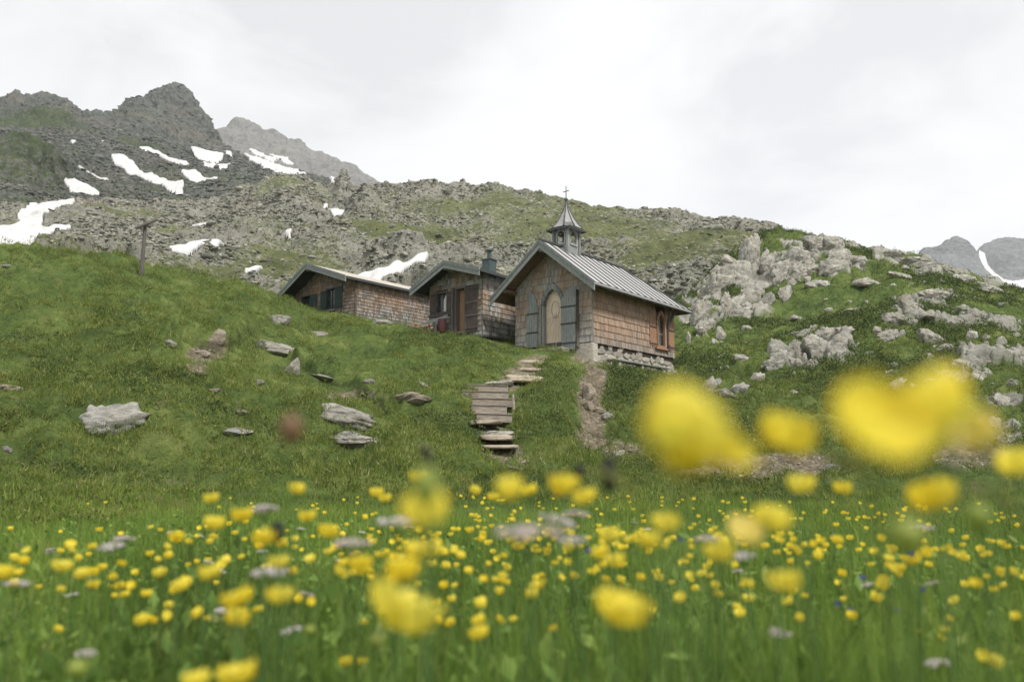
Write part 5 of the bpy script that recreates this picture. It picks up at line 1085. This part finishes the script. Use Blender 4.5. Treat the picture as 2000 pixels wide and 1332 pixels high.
# low shrubs in cushions: left slope banks and both sides of the steps
x, y = sample_wedge(420000, 14, 42, -42, 24, power=.9); px, py = PX(np.stack([x, y, gz(x, y)], -1))
sh = fbm(x/1.9, y/1.6, oct=4, seed=405)+gauss(px, py, [(1080, 760, 55, 50, .6), (940, 700, 70, 40, .5), (1100, 840, 50, 40, .5), (830, 690, 90, 30, .25), (720, 860, 80, 30, .2), (370, 640, 60, 30, .25), (850, 850, 60, 30, .35)])-.35*gauss(px, py, [(150, 880, 400, 60, 1)])
keep = (sh > .30) & ~footprint(x, y) & (x < .4*y); x, y, sh = x[keep], y[keep], sh[keep]; z = gz(x, y); keep = RNG.random(len(x)) > bare(x, y, z)*1.3; x, y, z, sh = x[keep], y[keep], z[keep], sh[keep]
top_h = .20*np.clip((sh-.28)*3.0, 0, 1.3)*(1+.5*fbm(x*1.8, y*1.8, oct=2, seed=406)); z = z+top_h*(1-.45*RNG.random(len(x))**2)
leaves('low_shrubs', x, y, z, RNG.uniform(.03, .07, len(x)), SHRUB, 'cushions of low leafy shrubs on the slope beside the steps', 'shrubs', .6)
# 4 right hill: coarse grass and dwarf shrub heath
x, y = sample_wedge(340000, 17, 78, 2, 46, power=.8); keep = (x > .09*y) & ~footprint(x, y); x, y = x[keep], y[keep]; z = gz(x, y); keep = RNG.random(len(x)) > bare(x, y, z)*1.2; x, y, z = x[keep], y[keep], z[keep]; d = np.hypot(x, y)
hh = np.exp(RNG.normal(math.log(.11), .4, len(x)))*(1+.8*fbm(x/2.5, y/2.5, oct=3, seed=407))
blades('heath_grass', x, y, z, hh, RNG.uniform(.016, .036, len(x))*(.5+d/60), HEATH, 'coarse grass covering the right hillside', 'grass', .8, 1)
x, y = sample_wedge(620000, 18, 78, 2, 46, power=.8); sh = fbm(x/3.0, y/3.4, oct=4, seed=408)+RNG.normal(0, .08, len(x)); keep = (sh > .10) & (x > .11*y) & ~footprint(x, y); x, y, sh = x[keep], y[keep], sh[keep]; z = gz(x, y); keep = RNG.random(len(x)) > bare(x, y, z)*1.1; x, y, z, sh = x[keep], y[keep], z[keep], sh[keep]; d = np.hypot(x, y)
z = z+.34*np.clip(sh*2.5, 0, 1.2)*(1+.6*fbm(x*1.1, y*1.1, oct=2, seed=409))*(1-.5*RNG.random(len(x))**2)
leaves('dwarf_shrubs', x, y, z, RNG.uniform(.05, .11, len(x))*(.5+d/60), SHRUB, 'dark dwarf shrub heath on the right hillside', 'shrubs', .6)
# pebbles on the bare ground
x, y = sample_wedge(60000, 14, 32, -30, 44, power=.9); z = gz(x, y); keep = RNG.random(len(x)) < (bare(x, y, z) > .6)*.3; x, y, z = x[keep], y[keep], z[keep]
scatter_rocks('gravel', np.stack([x, y, z], -1), RNG.uniform(.015, .06, len(x)), ROCKWARM, 'gravel and pebbles on the bare earth of the gully', 'gravel')

# ================================================================== flowers
def petalmat(name, a, b, tr=.5):
    m = Mat(name, .45, .4); return m.fin(m.mix(m.n('ShaderNodeObjectInfo').outputs['Random'], a, b), trans=tr)
YELLOW = petalmat('glossy yellow petals', (.88, .71, .05), (.93, .82, .12)); YELLOWPALE = petalmat('pale yellow petals', (.80, .66, .14), (.85, .72, .22))
CENTRE = Mat('green yellow flower centre', .7, .2).fin((.50, .46, .04)); STEM = Mat('green flower stem', .7, .2).fin((.07, .13, .035), trans=.2)
UMBEL = petalmat('pinkish grey umbel', (.62, .53, .52), (.74, .70, .68)); DARKBUD = Mat('blackish flower head', .8, .2).fin((.018, .020, .018)); BLUE = petalmat('blue petals', (.10, .11, .26), (.16, .17, .36)); GREENBUD = petalmat('green bud', (.30, .38, .07), (.42, .45, .12)); RUST = petalmat('rust coloured seed head', (.20, .12, .07), (.28, .17, .10))
def petals(mb, open_=.75, R=.0125, n=5):
    """cup of broad rounded petals, base at the origin, opening upwards"""
    for k in range(n):
        a = 2*math.pi*k/n; rings_ = []
        for t in (0, .28, .55, .8, 1.0):
            rad = R*(.10+.95*t**.8)*(.55+.45*open_); zz = R*(1.25-.55*open_)*t**1.7+.0006*k; hw = R*.72*math.sin(math.pi*min(1, .12+.72*t))**.8*(1 if t < 1 else .62)
            rings_.append([(rad-abs(u)*R*.10*t, u*hw, zz+abs(u)**2*R*.22*t) for u in (-1, -.5, 0, .5, 1)])
        V = [(x*math.cos(a)-y*math.sin(a), x*math.sin(a)+y*math.cos(a), z) for r_ in rings_ for x, y, z in r_]; F = [(i*5+j, i*5+j+1, i*5+j+6, i*5+j+5) for i in range(4) for j in range(4)]
        mb.add(V, F)
    return mb
def centre(mb, R=.0035, z=.003):
    prof = [(.0005, z-.002), (R, z), (R*1.05, z+.0015), (R*.7, z+.0035), (.0005, z+.0045)]; return mb.tube([(0, 0, b) for a, b in prof], [a for a, b in prof], 8)
def stemmb(L, bend): return MB().tube([(bend*L, 0, -L), (bend*L*.55, bend*L*.1, -L*.6), (bend*L*.15, 0, -L*.25), (0, 0, 0)], [.0014, .0012, .0010, .0009], 5)
def mesh_of(mb, mats, mi=None, smooth=True):
    me = bpy.data.meshes.new('flower'); me.from_pydata(mb.v, [], mb.f)
    for m in mats: me.materials.append(m)
    if mi is not None: me.polygons.foreach_set('material_index', mi)
    if smooth: me.polygons.foreach_set('use_smooth', np.ones(len(me.polygons), bool))
    me.update(); return me
# meshes shared by the copies
PET = [mesh_of(petals(MB(), o_), [YELLOW]) for o_ in (.55, .75, .95, .35)]; PETP = mesh_of(petals(MB(), .8), [YELLOWPALE])
CEN = mesh_of(centre(MB()), [CENTRE]); STM = [mesh_of(stemmb(1.0, b), [STEM]) for b in (.05, .14, -.1)]
for s_ in STM:  # unit-length stems keep their thickness when scaled only in z, so they are built thin and long
    pass
def buttercup(loc, label, R=1.0, open_i=0, tilt=(0, 0), pale=False, group=None, gz0=None):
    rt = empty('buttercup', tuple(loc)); rt.rotation_euler = (0, 0, 0); tag(rt, label, 'flower', group)
    zg = gz(loc[0], loc[1])[0] if gz0 is None else gz0; L = max(.04, loc[2]-zg)
    p = obj('petals', PETP if pale else PET[open_i], rt); p.rotation_euler = (tilt[0], tilt[1], random.random()*6); p.scale = (R,)*3
    c = obj('flower_centre', CEN, rt); c.rotation_euler = (tilt[0], tilt[1], 0); c.scale = (R,)*3
    s = obj('stem', STM[random.randrange(3)], rt); s.scale = (L*.6+.4, 1, L); s.rotation_euler = (0, 0, random.random()*6)
    return rt
BIG = [ # x, y, distance, size, openness, tilt x, tilt y, pale, label
 (1300, 838, .245, 1.15, 2, .9, .3, 0, 'huge blurred yellow buttercup, left one of the row right of the chapel'), (1405, 872, .27, .75, 1, .5, .6, 0, 'blurred buttercup touching the lower right of the huge left one'),
 (1345, 890, .26, .85, 1, .3, -.2, 0, 'blurred buttercup just under the huge left one'), (1530, 850, .36, 1.1, 0, .3, 0, 0, 'round blurred buttercup standing alone between the two huge ones'),
 (1695, 830, .235, 1.2, 2, .8, -.3, 0, 'huge blurred yellow buttercup low in the right pair'), (1850, 800, .24, 1.15, 2, .7, .3, 0, 'huge blurred yellow buttercup, higher one of the right pair'),
 (1930, 835, .30, .7, 0, .2, .9, 1, 'blurred pale tipped buttercup at the end of the right pair'), (1985, 906, .48, 1.0, 0, 0, 0, 0, 'orange yellow buttercup cut by the right edge'),
 (775, 1188, .50, 1.9, 2, -.4, 0, 0, 'big bowl shaped buttercup in the lower centre'), (785, 1117, .60, 1.15, 0, .1, 0, 0, 'buttercup peeping out above the big bowl shaped one'),
 (1212, 1188, .52, 1.45, 2, -.15, .1, 0, 'flat blurred buttercup low right of the centre'), (838, 1002, .36, 1.0, 0, .4, .2, 0, 'very blurred buttercup under the green bud'), (998, 958, .50, .8, 3, 0, .1, 0, 'tall narrow blurred buttercup in the centre'),
 (1100, 946, .62, 1.0, 1, .1, -.2, 0, 'buttercup with another one close at its lower right'), (1145, 970, .72, .9, 1, 0, .2, 0, 'buttercup at the lower right of its neighbour, centre of the meadow'), (1302, 1022, .60, .9, 1, .2, 0, 0, 'soft buttercup cluster head right of the centre'),
 (1267, 1054, .70, .9, 1, 0, 0, 0, 'round buttercup just below the soft cluster head'), (1532, 1136, .60, 1.05, 1, -.1, 0, 0, 'buttercup standing low in the right half'), (1448, 1036, .52, 1.0, 1, .1, .5, 1, 'pale yellow buttercup tilted to the left'),
 (1502, 1014, .55, 1.1, 1, .1, -.5, 0, 'buttercup tilted right beside the pale one'), (1828, 970, .46, 1.15, 1, .2, .2, 0, 'blurred buttercup below the huge right pair'), (1565, 946, .68, 1.0, 1, 0, 0, 0, 'buttercup below the lone round blurred one'),
 (1645, 953, .95, .9, 1, 0, .1, 0, 'small buttercup right of the one below the lone round blur'), (580, 955, 1.15, 1.05, 0, 0, 0, 0, 'buttercup standing tall above the crowd left of the centre'), (412, 973, 1.25, 1.0, 1, 0, 0, 0, 'lone buttercup standing tall on the left'),
 (938, 1236, .95, 1.0, 1, .1, .3, 0, 'lone buttercup below the centre in dark grass'), (277, 1211, 1.2, .95, 0, 0, 0, 0, 'lone buttercup at lower left in dark grass'), (360, 1142, 1.1, 1.05, 0, .5, .3, 0, 'buttercup seen from the side at lower left'),
 (705, 1101, .80, 1.05, 1, 0, -.1, 0, 'sharp looking buttercup left above the big bowl'), (466, 1168, .72, 1.1, 2, -.15, .1, 0, 'upper left buttercup of the trio left of the big bowl'), (550, 1163, .75, 1.1, 1, 0, -.2, 0, 'upper right buttercup of the trio left of the big bowl'),
 (462, 1206, .78, 1.0, 1, 0, .1, 0, 'lowest buttercup of the trio left of the big bowl'), (465, 1316, .66, 1.25, 2, -.1, 0, 0, 'buttercup at the bottom edge, left of the centre'), (382, 1330, .70, 1.0, 1, 0, 0, 0, 'buttercup cut by the bottom edge'),
 (676, 1292, 1.3, .9, 1, 0, 0, 0, 'left one of a small pair near the bottom'), (708, 1293, 1.4, .9, 1, 0, 0, 0, 'right one of a small pair near the bottom'), (93, 1263, 1.7, .9, 1, .1, 0, 1, 'tiny pale buttercup at the lower left edge'), (1095, 960, .9, .7, 0, 0, 0, 0, 'small buttercup behind the close pair'),
 (1405, 1078, .62, .95, 1, 0, 0, 0, 'soft buttercup in the middle of the right half'), (1193, 1047, .85, 1.0, 0, .2, 0, 0, 'buttercup right of the centre beside a stem'), (1205, 1095, .9, .95, 1, .1, .2, 0, 'lower one of two close buttercups right of the centre'), (1172, 1080, .95, .9, 1, .1, -.1, 0, 'upper one of two close buttercups right of the centre'),
 (1790, 1092, 1.3, 1.1, 1, .5, .3, 0, 'thin side view buttercup at right'), (1037, 1160, 1.15, .9, 0, .2, 0, 0, 'small buttercup above the lone one below the centre'), (815, 1075, .75, 1.0, 1, 0, .1, 0, 'blurred buttercup right of the sharp looking one'), (845, 1072, .8, .9, 1, 0, 0, 0, 'second blurred buttercup right of the sharp looking one'),
 (410, 1118, .85, 1.0, 1, 0, .1, 0, 'buttercup above the trio'), (312, 1118, 1.4, 1.0, 1, 0, 0, 0, 'small buttercup left of the one above the trio'), (182, 1116, 1.5, 1.0, 1, 0, 0, 0, 'upper buttercup of the close pair at far left'), (183, 1141, 1.5, 1.0, 1, 0, 0, 0, 'lower buttercup of the close pair at far left'),
 (30, 1090, 1.5, .8, 1, 0, 0, 0, 'small buttercup at the left edge'), (122, 1104, 1.1, 1.1, 2, 0, 0, 0, 'wide buttercup at far left'), (5, 1118, 1.0, 1.1, 1, 0, 0, 0, 'buttercup cut by the left edge'), (548, 1098, .9, 1.0, 1, .2, 0, 0, 'buttercup above the trio on its right'), (520, 1048, .8, 1.1, 2, 0, 0, 0, 'wide buttercup in the crowd left of the centre'),
 (640, 1038, 1.0, 1.1, 1, 0, .1, 0, 'buttercup at the upper right of the wide one'), (600, 1008, 1.2, 1.1, 1, 0, 0, 0, 'buttercup in the crowd left of the two pinkish umbels'), (472, 1006, 1.0, 1.1, 1, 0, 0, 0, 'twin headed looking buttercup in the left crowd'), (420, 1022, 1.0, 1.1, 1, 0, 0, 0, 'buttercup under the lone tall one'), (345, 1048, 1.3, 1.1, 1, 0, 0, 0, 'buttercup in the left crowd near the dark head'),
 (736, 962, 1.35, 1.0, 1, 0, 0, 0, 'upper one of two buttercups left of the green bud'), (752, 972, 1.4, .95, 1, 0, 0, 0, 'lower one of two buttercups left of the green bud'), (822, 930, .9, 1.0, 1, .2, 0, 0, 'buttercup at the top of the green bud'), (963, 970, 1.5, .9, 1, 0, 0, 0, 'small buttercup left of the tall narrow one'), (1035, 958, 1.1, 1.0, 1, .2, .2, 0, 'tilted buttercup right of the tall narrow one'), (925, 957, 1.5, .9, 1, .3, .5, 0, 'curled buttercup in the centre')]
for (x, y, d, R, o_, tx, ty, pale, lab) in BIG:
    buttercup(P3(x, y, d)-np.array([0, 0, .0065*R*max(.3, math.cos(tx))]), lab, R, o_, (tx, ty), bool(pale))
LOW = []
def lowpoly(seed):
    r = random.Random(seed); mb = MB(); R = .0125; n0 = 0
    for k in range(5):
        a = 2*math.pi*k/5+r.uniform(-.1, .1); ca, sa = math.cos(a), math.sin(a)
        V = [(R*.1, -R*.12, 0), (R*.1, R*.12, 0), (R*.72, R*.62, R*.42), (R*.98, 0, R*.85), (R*.72, -R*.62, R*.42)]; mb.add([(x*ca-y*sa, x*sa+y*ca, z) for x, y, z in V], [(0, 4, 3, 2, 1)])
    np_ = len(mb.f); mb.tube([(.02*r.uniform(-1, 1), .01, -1), (0, 0, 0)], [.0012, .0010], 4, False)
    mi = [0]*np_+[1]*(len(mb.f)-np_); return mesh_of(mb, [YELLOW, STEM], mi)
def place_crowd():
    """positions of the crowd of buttercups: dense belt a few metres away, thinner to the sides"""
    out = []
    while len(out) < 700:
        a = math.radians(RNG.uniform(-43, 43)); d = 1.15*(5.6/1.15)**(RNG.random()**.6); x, y = d*math.sin(a), d*math.cos(a)
        zg = gz(x, y)[0]; z = zg+RNG.normal(.335, .055); px, py = PX(np.array([x, y, z]))
        if z > -.085*min(d, 3)-.02 or z-zg < .15: continue
        den = .55+.6*fbm(np.array([x*.9]), np.array([y*.9]), oct=2, seed=88)[0]+.22*math.exp(-((px-900)/420)**2)-.35*(d < 1.7)
        if px < 420 and d > 3.4: den -= .3
        if RNG.random() > den: continue
        out.append((d, x, y, z))
    return sorted(out)
crowd = place_crowd()
LP = [mesh_of(petals(MB(), .7), [YELLOW]) for _ in range(1)]
def small_flower_mesh(seed, open_):
    mb = petals(MB(), open_); npet = len(mb.f); centre(mb); nc = len(mb.f)-npet; r = random.Random(seed); b = r.uniform(-.1, .1)
    nb_ = len(mb.f); mb.tube([(b, b*.5, -.34), (b*.4, 0, -.16), (0, 0, 0)], [.0013, .0011, .0009], 4, False); return mesh_of(mb, [YELLOW, CENTRE, STEM], [0]*npet+[1]*nc+[2]*(len(mb.f)-nb_))
SM = [small_flower_mesh(i, o_) for i, o_ in enumerate((.5, .65, .8, .95, .6, .35))]
for i, (d, x, y, z) in enumerate(crowd[:235]):
    o = obj('buttercup', SM[i % 6], None, (x, y, z)); s = RNG.uniform(.62, 1.05); o.scale = (s, s, s); o.rotation_euler = (RNG.normal(0, .35), RNG.normal(0, .35), RNG.uniform(0, 6.28))
    tag(o, 'small yellow buttercup in the dense belt of flowers across the meadow', 'flower', 'yellow buttercups crowding the meadow')
rest = crowd[235:]; V = []; F = []; base_n = 0
T_ = petals(MB(), .7); Tv = np.array(T_.v); Tf = np.array(T_.f); Vs = []; Fs = []
for i, (d, x, y, z) in enumerate(rest):
    R = np.array(Matrix.Rotation(RNG.normal(0, .35), 3, 'X')@Matrix.Rotation(RNG.uniform(0, 6), 3, 'Z')); Vs.append((Tv*RNG.uniform(.7, 1.05))@R.T+np.array([x, y, z])); Fs.append(Tf+len(Tv)*i)
for k in range(260):
    x = RNG.uniform(-7, 7); y = RNG.uniform(-1, 6)
    if abs(x) < y*1.02+.15: continue
    z = gz(x, y)[0]+RNG.uniform(.24, .36); Vs.append(Tv@np.array(Matrix.Rotation(RNG.normal(0, .35), 3, 'X')).T+np.array([x, y, z])); Fs.append(Tf+len(Tv)*(len(Vs)-1))
tag(obj('buttercups', np_mesh('buttercups', np.vstack(Vs), np.vstack(Fs), YELLOW, True)), 'countless tiny far buttercups at the back of the flower belt', 'flowers', kind='stuff')
# umbels, dark heads, green bud, blue flowers
def umbel_mesh(seed):
    r = random.Random(seed); mb = MB(); nf = 0
    for k in range(46):
        a = r.uniform(0, 6.28); q = .020*math.sqrt(r.random()); c = (q*math.cos(a), q*math.sin(a), .005-q*q*9+r.uniform(-.0015, .0015)); s = .0028
        mb.add([(c[0]+s, c[1], c[2]), (c[0], c[1]+s, c[2]), (c[0]-s, c[1], c[2]), (c[0], c[1]-s, c[2]), (c[0], c[1], c[2]+s*.8), (c[0], c[1], c[2]-s*.8)], [(0, 1, 4), (1, 2, 4), (2, 3, 4), (3, 0, 4), (1, 0, 5), (2, 1, 5), (3, 2, 5), (0, 3, 5)])
    nf = len(mb.f)
    for k in range(9):
        a = 6.28*k/9; mb.tube([(0, 0, -.016), (.013*math.cos(a), .013*math.sin(a), 0)], [.0006, .0005], 3, False)
    mb.tube([(.01, 0, -.36), (0, 0, -.15), (0, 0, -.016)], [.0016, .0014, .0011], 5, False); return mesh_of(mb, [UMBEL, STEM], [0]*nf+[1]*(len(mb.f)-nf))
UM = [umbel_mesh(i) for i in range(3)]
ums = [(778, 1022, .9, 1.15, 'pinkish grey umbel left of the very blurred buttercup'), (685, 1065, .85, 1.1, 'pinkish grey umbel above the sharp looking buttercup'), (527, 1121, .95, 1.0, 'pinkish umbel above the right flower of the trio'), (1030, 1048, .55, 1.2, 'large blurred pinkish umbel in the centre of the meadow'), (1090, 1022, .8, 1.0, 'pinkish umbel behind the large blurred one'), (516, 997, 1.1, .9, 'small umbel standing over the left crowd'), (1120, 1060, .9, .8, 'greyish umbel right of the large blurred one'), (1452, 1088, 1.2, .8, 'small white umbel in the right half'), (1125, 1008, 1.0, .8, 'umbel among the yellow flowers at centre right'), (30, 1143, 1.2, .9, 'grey umbel at the left edge'), (215, 1070, 1.3, 1.0, 'umbel in the left crowd'), (240, 1055, 1.5, 1.0, 'second umbel in the left crowd'), (1800, 1032, 1.3, 1.0, 'pinkish umbel in the right crowd'), (1380, 1056, 1.1, .9, 'umbel left of the pale yellow buttercup')]
for i, (x, y, d, R, lab) in enumerate(ums):
    o = obj('umbel_flower', UM[i % 3], None, tuple(P3(x, y, d))); o.scale = (R, R, 1); o.rotation_euler = (RNG.normal(0, .12), RNG.normal(0, .12), i); tag(o, lab, 'flower', 'pinkish umbels in the meadow')
for i in range(60):
    a = math.radians(RNG.uniform(-42, 35)); d = RNG.uniform(1.2, 3.6); x, y = d*math.sin(a), d*math.cos(a); z = gz(x, y)[0]+RNG.uniform(.24, .33)
    if PX(np.array([x, y, z]))[0] > 900 and i % 3: continue
    o = obj('umbel_flower', UM[i % 3], None, (x, y, z)); o.scale = (.75,)*3; o.rotation_euler = (RNG.normal(0, .15), RNG.normal(0, .15), i); tag(o, 'small grey pink umbel among the far yellow flowers', 'flower', 'small umbels across the meadow')
def head(name, x, y, d, r, L, mat, lab, tilt=0., cat='flower'):
    p = Vector(P3(x, y, d)); rt = empty(name, tuple(p)); tag(rt, lab, cat); prof = [(.2, -.5), (.75, -.32), (1, 0), (.85, .3), (.25, .5)]
    h = MB().tube([(math.sin(tilt)*b*L, 0, math.cos(tilt)*b*L) for a, b in prof], [a*r for a, b in prof], 9).build('flower_head', mat, rt, smooth=True)
    zg = gz(p.x, p.y)[0]; MB().tube([(.015, 0, zg-p.z), (.004, 0, (zg-p.z)*.5), (-math.sin(tilt)*L*.45, 0, -math.cos(tilt)*L*.45)], [.0014, .0012, .0010], 5).build('stem', STEM, rt)
head('seed_head', 541, 1038, .80, .0062, .022, DARKBUD, 'black oblong seed head in the left crowd')
head('seed_head', 1189, 925, .66, .0065, .030, DARKBUD, 'tall black seed head right of the close buttercup pair'); head('seed_head', 835, 893, .65, .0035, .024, DARKBUD, 'thin black seed head above the green bud', -.5)
head('seed_head', 1130, 922, .8, .0045, .018, DARKBUD, 'short dark seed head over the close pair', .4); head('seed_head', 1078, 930, .7, .0035, .016, DARKBUD, 'small dark seed head left of the close pair', 1.0)
head('flower_bud', 832, 950, .33, .0055, .017, GREENBUD, 'large blurred yellow green bud over the very blurred buttercup'); head('flower_bud', 1770, 1045, .36, .008, .014, GREENBUD, 'large blurred olive bud in the right half')
head('seed_head', 568, 838, .42, .006, .016, RUST, 'blurred rusty seed head floating over the left slope'); head('flower_bud', 1910, 1010, .42, .006, .014, GREENBUD, 'blurred green bud near the right edge'); head('flower_bud', 605, 1230, 1.0, .007, .012, GREENBUD, 'round green bud right of the lone flower at lower left'); head('flower_bud', 150, 1305, .7, .009, .014, GREENBUD, 'round green bud at the bottom left'); head('flower_bud', 735, 1250, .8, .008, .012, GREENBUD, 'round green bud under the big bowl')
for i in range(9):
    x_, y_ = RNG.uniform(1100, 1950), RNG.uniform(1050, 1200); d = RNG.uniform(1.1, 1.9)
    o = obj('blue_flower', mesh_of(petals(MB(), .7, .006), [BLUE]) if i == 0 else bpy.data.objects['blue_flower'].data, None, tuple(P3(x_, y_, d))); tag(o, 'tiny violet blue flower deep in the right meadow', 'flower', 'tiny blue flowers low in the meadow'); o.rotation_euler = (RNG.normal(0, .4), RNG.normal(0, .4), 0)
# long bent grass stalks near the camera
for i, (x_, y_, d) in enumerate([(1995, 1000, .45), (1700, 930, .5), (320, 985, 1.1), (1240, 960, .5), (375, 1000, 1.0), (1950, 900, .6)]):
    p = Vector(P3(x_, y_, d)); zg = gz(p.x, p.y)[0]; mb = MB().tube([(.03, 0, zg-p.z), (.012, 0, (zg-p.z)*.5), (0, 0, 0), (-.02, 0, .012)], [.0012, .001, .0008, .0004], 4); mb.tube([(0, 0, 0), (-.008, 0, .006), (-.02, 0, .012), (-.032, 0, .012)], [.001, .0022, .0022, .0006], 5)
    o = mb.build('grass_stalk', TURF); o.location = p; tag(o, ['tall grass stalk at the right edge', 'blurred grass stalk under the huge right pair', 'grass stalk in front of the left slope', 'grass stalk right of the tall black seed head', 'pale stalk beside the lone tall buttercup on the left', 'grass stalk below the orange buttercup at the right edge'][i], 'grass stalk')

# ================================================================== air: thin even haze round the whole scene
HZ = MB().box(-2600, 3600, -60, 2700, -4, 900).build('haze', ROCK); HZ.data.materials.clear()
hm = bpy.data.materials.new('thin mountain haze'); hm.use_nodes = True; hm.node_tree.nodes.clear()
ho = hm.node_tree.nodes.new('ShaderNodeOutputMaterial'); hv = hm.node_tree.nodes.new('ShaderNodeVolumePrincipled')
hv.inputs['Color'].default_value = (.93, .96, 1, 1); hv.inputs['Density'].default_value = HAZE_D; hv.inputs['Anisotropy'].default_value = 0.0
hm.node_tree.links.new(hv.outputs[0], ho.inputs['Volume']); HZ.data.materials.append(hm); tag(HZ, kind='stuff', label='thin pale haze filling the mountain air', cat='haze')
